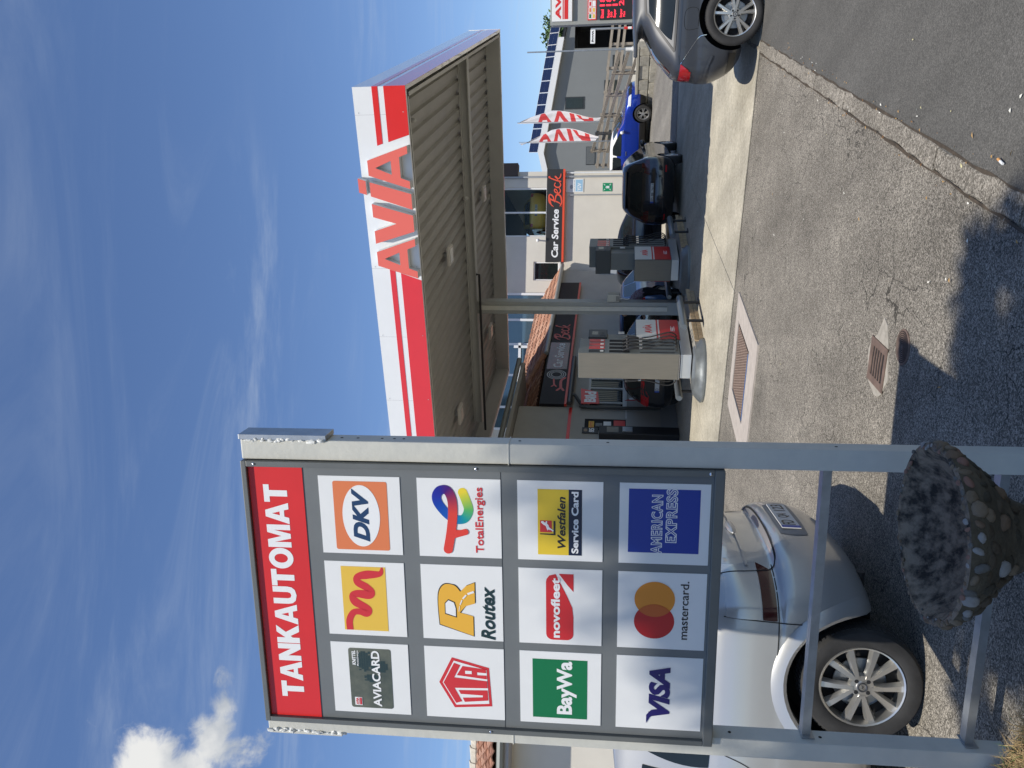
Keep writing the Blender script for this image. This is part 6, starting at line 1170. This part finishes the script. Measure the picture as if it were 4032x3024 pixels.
# round valve cover
t = thing('valve_cover', 'small round iron cover with concentric rings beside the gully', 'manhole cover', (0.265, 4.76, 0)); b = B(); prof = [(0.105, 0.0), (0.105, 0.006), (0.098, 0.009)]
for i in range(8): r0 = 0.094 - i * 0.0115; prof += [(r0, 0.005), (r0 - 0.004, 0.005), (r0 - 0.005, 0.009), (r0 - 0.009, 0.009)]
prof += [(0, 0.008)]; b.lathe(prof, 40, smooth=False); b.build('lid', RUST, t)
for i in range(7): r0 = 0.0925 - i * 0.0115; B().lathe([(r0 - 0.004, 0.0095), (r0, 0.0095)][::-1], 36).build('groove_shade', DARK, t)  # flat black rings paint the shade of the lid grooves
# paint worn marks, leaves and litter
b = B(); rl = random.Random(21)
for i in range(34):
    if rl.random() < 0.6: U, V = rl.uniform(900, 1659), rl.uniform(1580, 2212)
    else: U, V = rl.uniform(700, 1400), rl.uniform(1580, 2212)
    p = G(U, V, 0.012); a = rl.uniform(0, 6.28); s_ = rl.uniform(0.005, 0.012) * (1 + p.y * 0.06); M = Matrix.Translation(p) @ Euler((rl.uniform(-.3, .3), rl.uniform(-.3, .3), a)).to_matrix().to_4x4(); b.cur = rl.randrange(3)
    b.add([(-s_, 0, 0), (0, -s_ * 0.35, 0.002), (s_ * 1.2, 0, 0.003), (0, s_ * 0.35, 0.006)], [(0, 1, 2, 3)], M)
for i in range(260):     # dirt and bits gathered along the kerb
    tt = rl.uniform(0.5, 10.5); p2 = k0 + kd * tt + kn * (rl.choice((-0.03, 0.17)) + rl.gauss(0, 0.025)); s_ = rl.uniform(0.004, 0.011); M = Matrix.Translation((p2.x, p2.y, 0.016)) @ Euler((0, 0, rl.uniform(0, 6))).to_matrix().to_4x4(); b.cur = rl.choice((1, 1, 3, 3, 2))
    b.add([(-s_, 0, 0), (0, -s_ * 0.4, 0.002), (s_ * 1.2, 0, 0.004), (0, s_ * 0.4, 0.006)], [(0, 1, 2, 3)], M)
b.build('leaf_litter', [mat('leaf_pale', (0.55, 0.5, 0.28), 0.8), mat('leaf_tan', (0.4, 0.24, 0.08), 0.8), mat('leaf_white', (0.7, 0.68, 0.6), 0.8), mat('leaf_rust', (0.2, 0.1, 0.035), 0.9)], kind='stuff')
t = G(1659 - 720 * 0.5486 * 0.6028 - 8, 2163, 0.02); 
cgt = thing('cigarette_end', 'discarded cigarette end on the dark pavement near the lower kerb', 'litter', G(1305, 2166, 0.02), 0.9); B().tube([(0, 0, 0), (0.03, 0, 0)], 0.006, 8).build('paper', WHITE, cgt); B().tube([(0.03, 0, 0), (0.055, 0, 0)], 0.006, 8).build('filter', mat('filter_tan', (0.6, 0.3, 0.1), 0.8), cgt)
# ================================================================ pebble planter bowl
pc = P(508, 2010, 2.34); PR = 0.262
pt_ = thing('pebble_planter', 'empty bowl planter studded with pebbles in front of the sign post', 'planter', (pc.x, pc.y, 0.0)); H0 = pc.z
CEM = mat('planter_cement', (0.215, 0.17, 0.12), 0.95, var=0.55, vs=22, bump=1.0, bs=60, rgb2=(0.026, 0.022, 0.017), vdet=14, ramp=(0.39, 0.58))
b = B(); b.lathe([(PR * 0.98, H0), (PR * 0.93, H0 + 0.004), (PR * 0.86, H0 - 0.015), (PR * 0.78, H0 - 0.05), (PR * 0.56, H0 - 0.1), (PR * 0.3, H0 - 0.135), (0, H0 - 0.145)], 40); b.build('bowl_inside', CEM, pt_)
outp = [(PR * 0.98, H0), (PR * 0.975, H0 - 0.03), (PR * 0.83, H0 - 0.085), (PR * 0.62, H0 - 0.135), (PR * 0.44, H0 - 0.18), (PR * 0.34, H0 - 0.25), (PR * 0.3, H0 - 0.4), (PR * 0.36, 0.1), (PR * 0.6, 0.0)]
b = B(); b.lathe(outp, 32); b.build('bowl_outside', mat('planter_mortar', (0.085, 0.07, 0.045), 0.95, var=0.4, vs=12, bump=0.7, bs=50), pt_)
PEB = [mat('pebble_%d' % i, c, 0.85, var=0.35, vs=40, bump=0.3, bs=60) for i, c in enumerate(((0.27, 0.26, 0.24), (0.15, 0.10, 0.06), (0.19, 0.145, 0.095), (0.22, 0.12, 0.085), (0.12, 0.115, 0.10), (0.16, 0.12, 0.075)))]
pm = []
for k in range(8):
    rg = random.Random(k); q = B(); q.ball((0, 0, 0), (1, rg.uniform(0.6, 1.0), rg.uniform(0.45, 0.75)), u=9, v=6, jit=0.14, rg=rg)
    for m_ in PEB: 
        me = q.mesh('pebble', m_); pm.append(me)
pd = []
for k in range(6):
    rg = random.Random(40 + k); q = B(); q.ball((0, 0, 0), (1, rg.uniform(0.65, 1.0), rg.uniform(0.4, 0.65)), u=9, v=6, jit=0.16, rg=rg); pd.append(q.mesh('pebble', mat('mossy_stone_%d' % (k % 3), ((0.085, 0.062, 0.036), (0.11, 0.085, 0.055), (0.065, 0.055, 0.036))[k % 3], 0.95, var=0.4, vs=50, bump=0.5, bs=80)))
rg = random.Random(12)
def peb(x, y, z, nrm, s_, row=0):
    q = Vector(nrm).to_track_quat('Z', 'Y'); me_ = rg.choice(pm) if row == 0 or rg.random() < 0.12 else pd[rg.randrange(len(pd))]; link('pebble', me_, pt_, Matrix.Translation((x, y, z)) @ q.to_matrix().to_4x4() @ Matrix.Rotation(rg.uniform(0, 6), 4, 'Z') @ Matrix.Diagonal((s_, s_ * rg.uniform(.75, 1), s_ * 0.75, 1)))
for i in range(84):      # rim: thin stones standing on edge
    a = 2 * math.pi * (i + rg.uniform(-.3, .3)) / 84; r_ = PR * rg.uniform(0.9, 0.975); peb(r_ * math.cos(a), r_ * math.sin(a), H0 + rg.uniform(-0.003, 0.004), (math.cos(a) * 0.4, math.sin(a) * 0.4, 1), rg.uniform(0.006, 0.0115))
for row, (rr_, zz2, s0) in enumerate(((PR * 0.968, H0 - 0.02, 0.0205), (PR * 0.88, H0 - 0.06, 0.023), (PR * 0.74, H0 - 0.1, 0.023), (PR * 0.6, H0 - 0.137, 0.022), (PR * 0.47, H0 - 0.172, 0.019), (PR * 0.37, H0 - 0.22, 0.019))):
    n = int(2 * math.pi * rr_ / (s0 * 1.75))
    for i in range(n):
        if row and rg.random() < 0.12: continue
        a = 2 * math.pi * (i + 0.5 * (row % 2) + rg.uniform(-.2, .2)) / n; peb(rr_ * math.cos(a), rr_ * math.sin(a), zz2 + rg.uniform(-.008, .008), (math.cos(a), math.sin(a), -0.6 if row else 0.0), s0 * rg.uniform(0.7, 1.2), row)
# ================================================================ dry grass on the verge
b = B(); rg = random.Random(31)
for i in range(19000):
    x = rg.uniform(-2.3, -1.08); y = rg.uniform(2.5, 3.64)
    lim = 3.12 + (-1.12 - x) * 0.6 + rg.gauss(0, 0.025)
    if y > min(lim, 3.62): continue
    g_ = rg.random() < 0.07; h_ = rg.uniform(0.025, 0.09) * (1.2 if g_ else 1); a = rg.uniform(0, 6.28); ln = rg.uniform(0.3, 1.5); d = Vector((math.cos(a), math.sin(a), 0)); nn = Vector((-d.y, d.x, 0)) * rg.uniform(0.001, 0.0022); p = Vector((x, y, 0.04)); b.cur = 2 if g_ else rg.choice((0, 0, 1))
    q = p + d * h_ * 0.35 * ln + Vector((0, 0, h_ * 0.6)); e = p + d * h_ * ln + Vector((0, 0, h_ * (0.75 if ln > 0.8 else 1.0)))
    b.add([p - nn, p + nn, q + nn, q - nn, e], [(0, 1, 2, 3), (3, 2, 4)])
b.build('dry_grass', [mat('straw', (0.36, 0.26, 0.125), 0.9), mat('straw_dark', (0.24, 0.15, 0.065), 0.9), mat('grass_green', (0.07, 0.12, 0.025), 0.8)], kind='stuff')
# ================================================================ tree behind the photographer that dapples the foreground
tr = thing('lime_tree', 'broad leaved street tree standing behind the viewer, shading the foreground', 'tree', (-3.6, -6.6, 0)); rg = random.Random(77)
BARK = mat('bark', (0.09, 0.07, 0.05), 0.95, var=0.4, vs=8, bump=0.8, bs=25); LEAFM = [mat('leaf_a', (0.045, 0.09, 0.02), 0.6), mat('leaf_b', (0.06, 0.11, 0.028), 0.6)]
b = B(); b.tube([(0, 0, 0), (0.04, 0.02, 2.6), (0.0, 0.1, 5.2), (0.1, 0.2, 8.0), (0.3, 0.4, 11)], [0.3, 0.24, 0.2, 0.14, 0.05], 12)
for i in range(16):
    a = rg.uniform(0, 6.28); z = rg.uniform(5.0, 10.0); q = Vector((0.1, 0.2, z)); e = q + Vector((math.cos(a) * rg.uniform(1.2, 2.4), math.sin(a) * rg.uniform(1.2, 2.4), rg.uniform(0.3, 1.2))); b.tube([q, q.lerp(e, 0.5) + Vector((0, 0, 0.15)), e], [0.06, 0.04, 0.012], 6)
b.build('trunk', BARK, tr)
CRN = []      # crown clumps are placed along the sun line of the shaded ground: shade centre -> 6.5 m up
b = B()
def clump(c, r_, n):
    for k in range(n):
        d = Vector((rg.gauss(0, 1), rg.gauss(0, 1), rg.gauss(0, 1))).normalized() * r_ * rg.random() ** 0.45; p = c + d; s_ = rg.uniform(0.045, 0.075); M = Matrix.Translation(p) @ Euler((rg.uniform(-1, 1), rg.uniform(-1, 1), rg.uniform(0, 6.28))).to_matrix().to_4x4(); b.cur = rg.randrange(2)
        b.add([(-s_, 0, 0), (-s_ * 0.2, -s_ * 0.62, 0.004), (s_ * 1.15, 0, -0.008), (-s_ * 0.2, s_ * 0.62, 0.004)], [(0, 1, 2, 3)], M)
base = Vector((-3.6, -6.6, 0))
def shade(gx, gy, z, r_, n): clump(Vector((gx, gy, 0)) + TO_SUN * (z / TO_SUN.z) - base, r_, n)
for i in range(30): shade(rg.uniform(-1.15, 0.3), rg.uniform(3.5, 3.98), rg.uniform(10, 13.5), rg.uniform(0.16, 0.3), 48)
for i in range(60): shade(rg.uniform(-0.6, 0.52), rg.uniform(1.6, 3.42), rg.uniform(10, 13.5), rg.uniform(0.3, 0.42), 120)
for i in range(210):
    gx, gy = rg.uniform(-4.4, 0.62), rg.uniform(0.6, 3.45)
    if gx < -1.05 and gy > 2.75: continue
    shade(gx, gy, rg.uniform(9, 13.5), rg.uniform(0.28, 0.42), 120)
for i in range(34):      # loose outer twigs: soft dapples on the lower sign and the asphalt
    shade(rg.uniform(-1.6, 0.75), rg.uniform(3.45, 3.95), rg.uniform(9, 12.5), rg.uniform(0.16, 0.28), 40)
for i in range(90): shade(rg.uniform(-6.5, 0.4), rg.uniform(-3.5, 0.6), rg.uniform(7, 12.5), rg.uniform(0.35, 0.5), 90)
b.build('crown', LEAFM, tr)
# ================================================================ bush beyond the hall roof
bt = thing('far_tree', 'green tree top showing above the hall roof beside the price pillar', 'tree', (28.7, 63, 0)); B().tube([(0, 0, 0), (0, 0, 5.5)], [0.3, 0.15], 8).build('trunk', BARK, bt); b = B()
for i in range(60):
    c = Vector((rg.gauss(0, 0.5), rg.gauss(0, 0.5), 6.7 + rg.gauss(0, 0.4)))
    for k in range(70):
        d = Vector((rg.gauss(0, 1), rg.gauss(0, 1), rg.gauss(0, 1))) * 0.3; s_ = rg.uniform(0.1, 0.2); M = Matrix.Translation(c + d) @ Euler((rg.uniform(-1, 1), rg.uniform(-1, 1), rg.uniform(0, 6))).to_matrix().to_4x4(); b.cur = rg.randrange(2); b.add([(-s_, 0, 0), (0, -s_ * 0.6, 0), (s_, 0, 0), (0, s_ * 0.6, 0)], [(0, 1, 2, 3)], M)
b.build('crown', [mat('leaf_c', (0.09, 0.15, 0.04), 0.7), mat('leaf_d', (0.06, 0.11, 0.03), 0.7)], bt)
# ================================================================ person half hidden by the canopy post
def person(loc, rz):
    t = thing('person', 'person in patterned shirt and dark trousers bending behind the canopy post', 'person', loc, rz)
    J = dict(pel=(0, 0, 0.95), sp=(-0.1, 0, 1.15), ch=(-0.3, 0, 1.3), nk=(-0.46, 0, 1.38), hd=(-0.6, 0, 1.44), ht=(-0.68, 0, 1.52), hl=(0, 0.1, 0.9), kl=(0.0, 0.11, 0.5), al=(0.02, 0.11, 0.1), fl=(-0.14, 0.12, 0.03), hr=(0, -0.1, 0.9), kr=(-0.06, -0.11, 0.5), ar=(0.0, -0.11, 0.1), fr=(-0.16, -0.12, 0.03), sl=(-0.34, 0.2, 1.3), el=(-0.42, 0.24, 1.03), wl=(-0.62, 0.2, 0.95), gl=(-0.7, 0.19, 0.93), sr_=(-0.34, -0.2, 1.3), er=(-0.4, -0.25, 1.02), wr=(-0.58, -0.22, 0.92), gr=(-0.66, -0.21, 0.9))
    E_ = [('pel', 'sp'), ('sp', 'ch'), ('ch', 'nk'), ('nk', 'hd'), ('hd', 'ht'), ('pel', 'hl'), ('hl', 'kl'), ('kl', 'al'), ('al', 'fl'), ('pel', 'hr'), ('hr', 'kr'), ('kr', 'ar'), ('ar', 'fr'), ('ch', 'sl'), ('sl', 'el'), ('el', 'wl'), ('wl', 'gl'), ('ch', 'sr_'), ('sr_', 'er'), ('er', 'wr'), ('wr', 'gr')]
    Rr = dict(pel=.15, sp=.14, ch=.15, nk=.06, hd=.09, ht=.075, hl=.1, kl=.065, al=.05, fl=.045, hr=.1, kr=.065, ar=.05, fr=.045, sl=.065, el=.048, wl=.036, gl=.04, sr_=.065, er=.048, wr=.036, gr=.04)
    nm = list(J); me = bpy.data.meshes.new('body'); me.from_pydata([J[k] for k in nm], [(nm.index(a), nm.index(c)) for a, c in E_], []); o = bpy.data.objects.new('s', me); COL.objects.link(o)
    o.modifiers.new('skin', 'SKIN'); sv = me.skin_vertices[0].data
    for i, k in enumerate(nm): sv[i].radius = (Rr[k], Rr[k]); sv[i].use_root = (k == 'pel')
    o.modifiers.new('sub', 'SUBSURF').levels = 2; dg = bpy.context.evaluated_depsgraph_get(); res = bpy.data.meshes.new_from_object(o.evaluated_get(dg)); bpy.data.objects.remove(o)
    SK = mat('skin', (0.45, 0.27, 0.19), 0.6); SHT = mat('patterned_shirt', (0.38, 0.45, 0.6), 0.8, var=0.9, vs=26, rgb2=(0.2, 0.05, 0.09)); TRO = mat('dark_trousers', (0.012, 0.018, 0.028), 0.85); SHO = mat('shoe', (0.02, 0.02, 0.02), 0.6); HAI = mat('hair', (0.06, 0.04, 0.025), 0.8)
    for m_ in (SK, SHT, TRO, SHO, HAI): res.materials.append(m_)
    for p in res.polygons:
        c = p.center; p.use_smooth = True
        p.material_index = 3 if c.z < 0.1 else 2 if (c.z < 1.0 and c.x > -0.3) else (4 if c.z > 1.5 else 0) if c.x < -0.48 and (c.z > 1.33 or c.z < 1.0) else 1
    link('body', res, t)
g = P(1030, 1470, 20.6); person((g.x, g.y, 0.0), R(10))
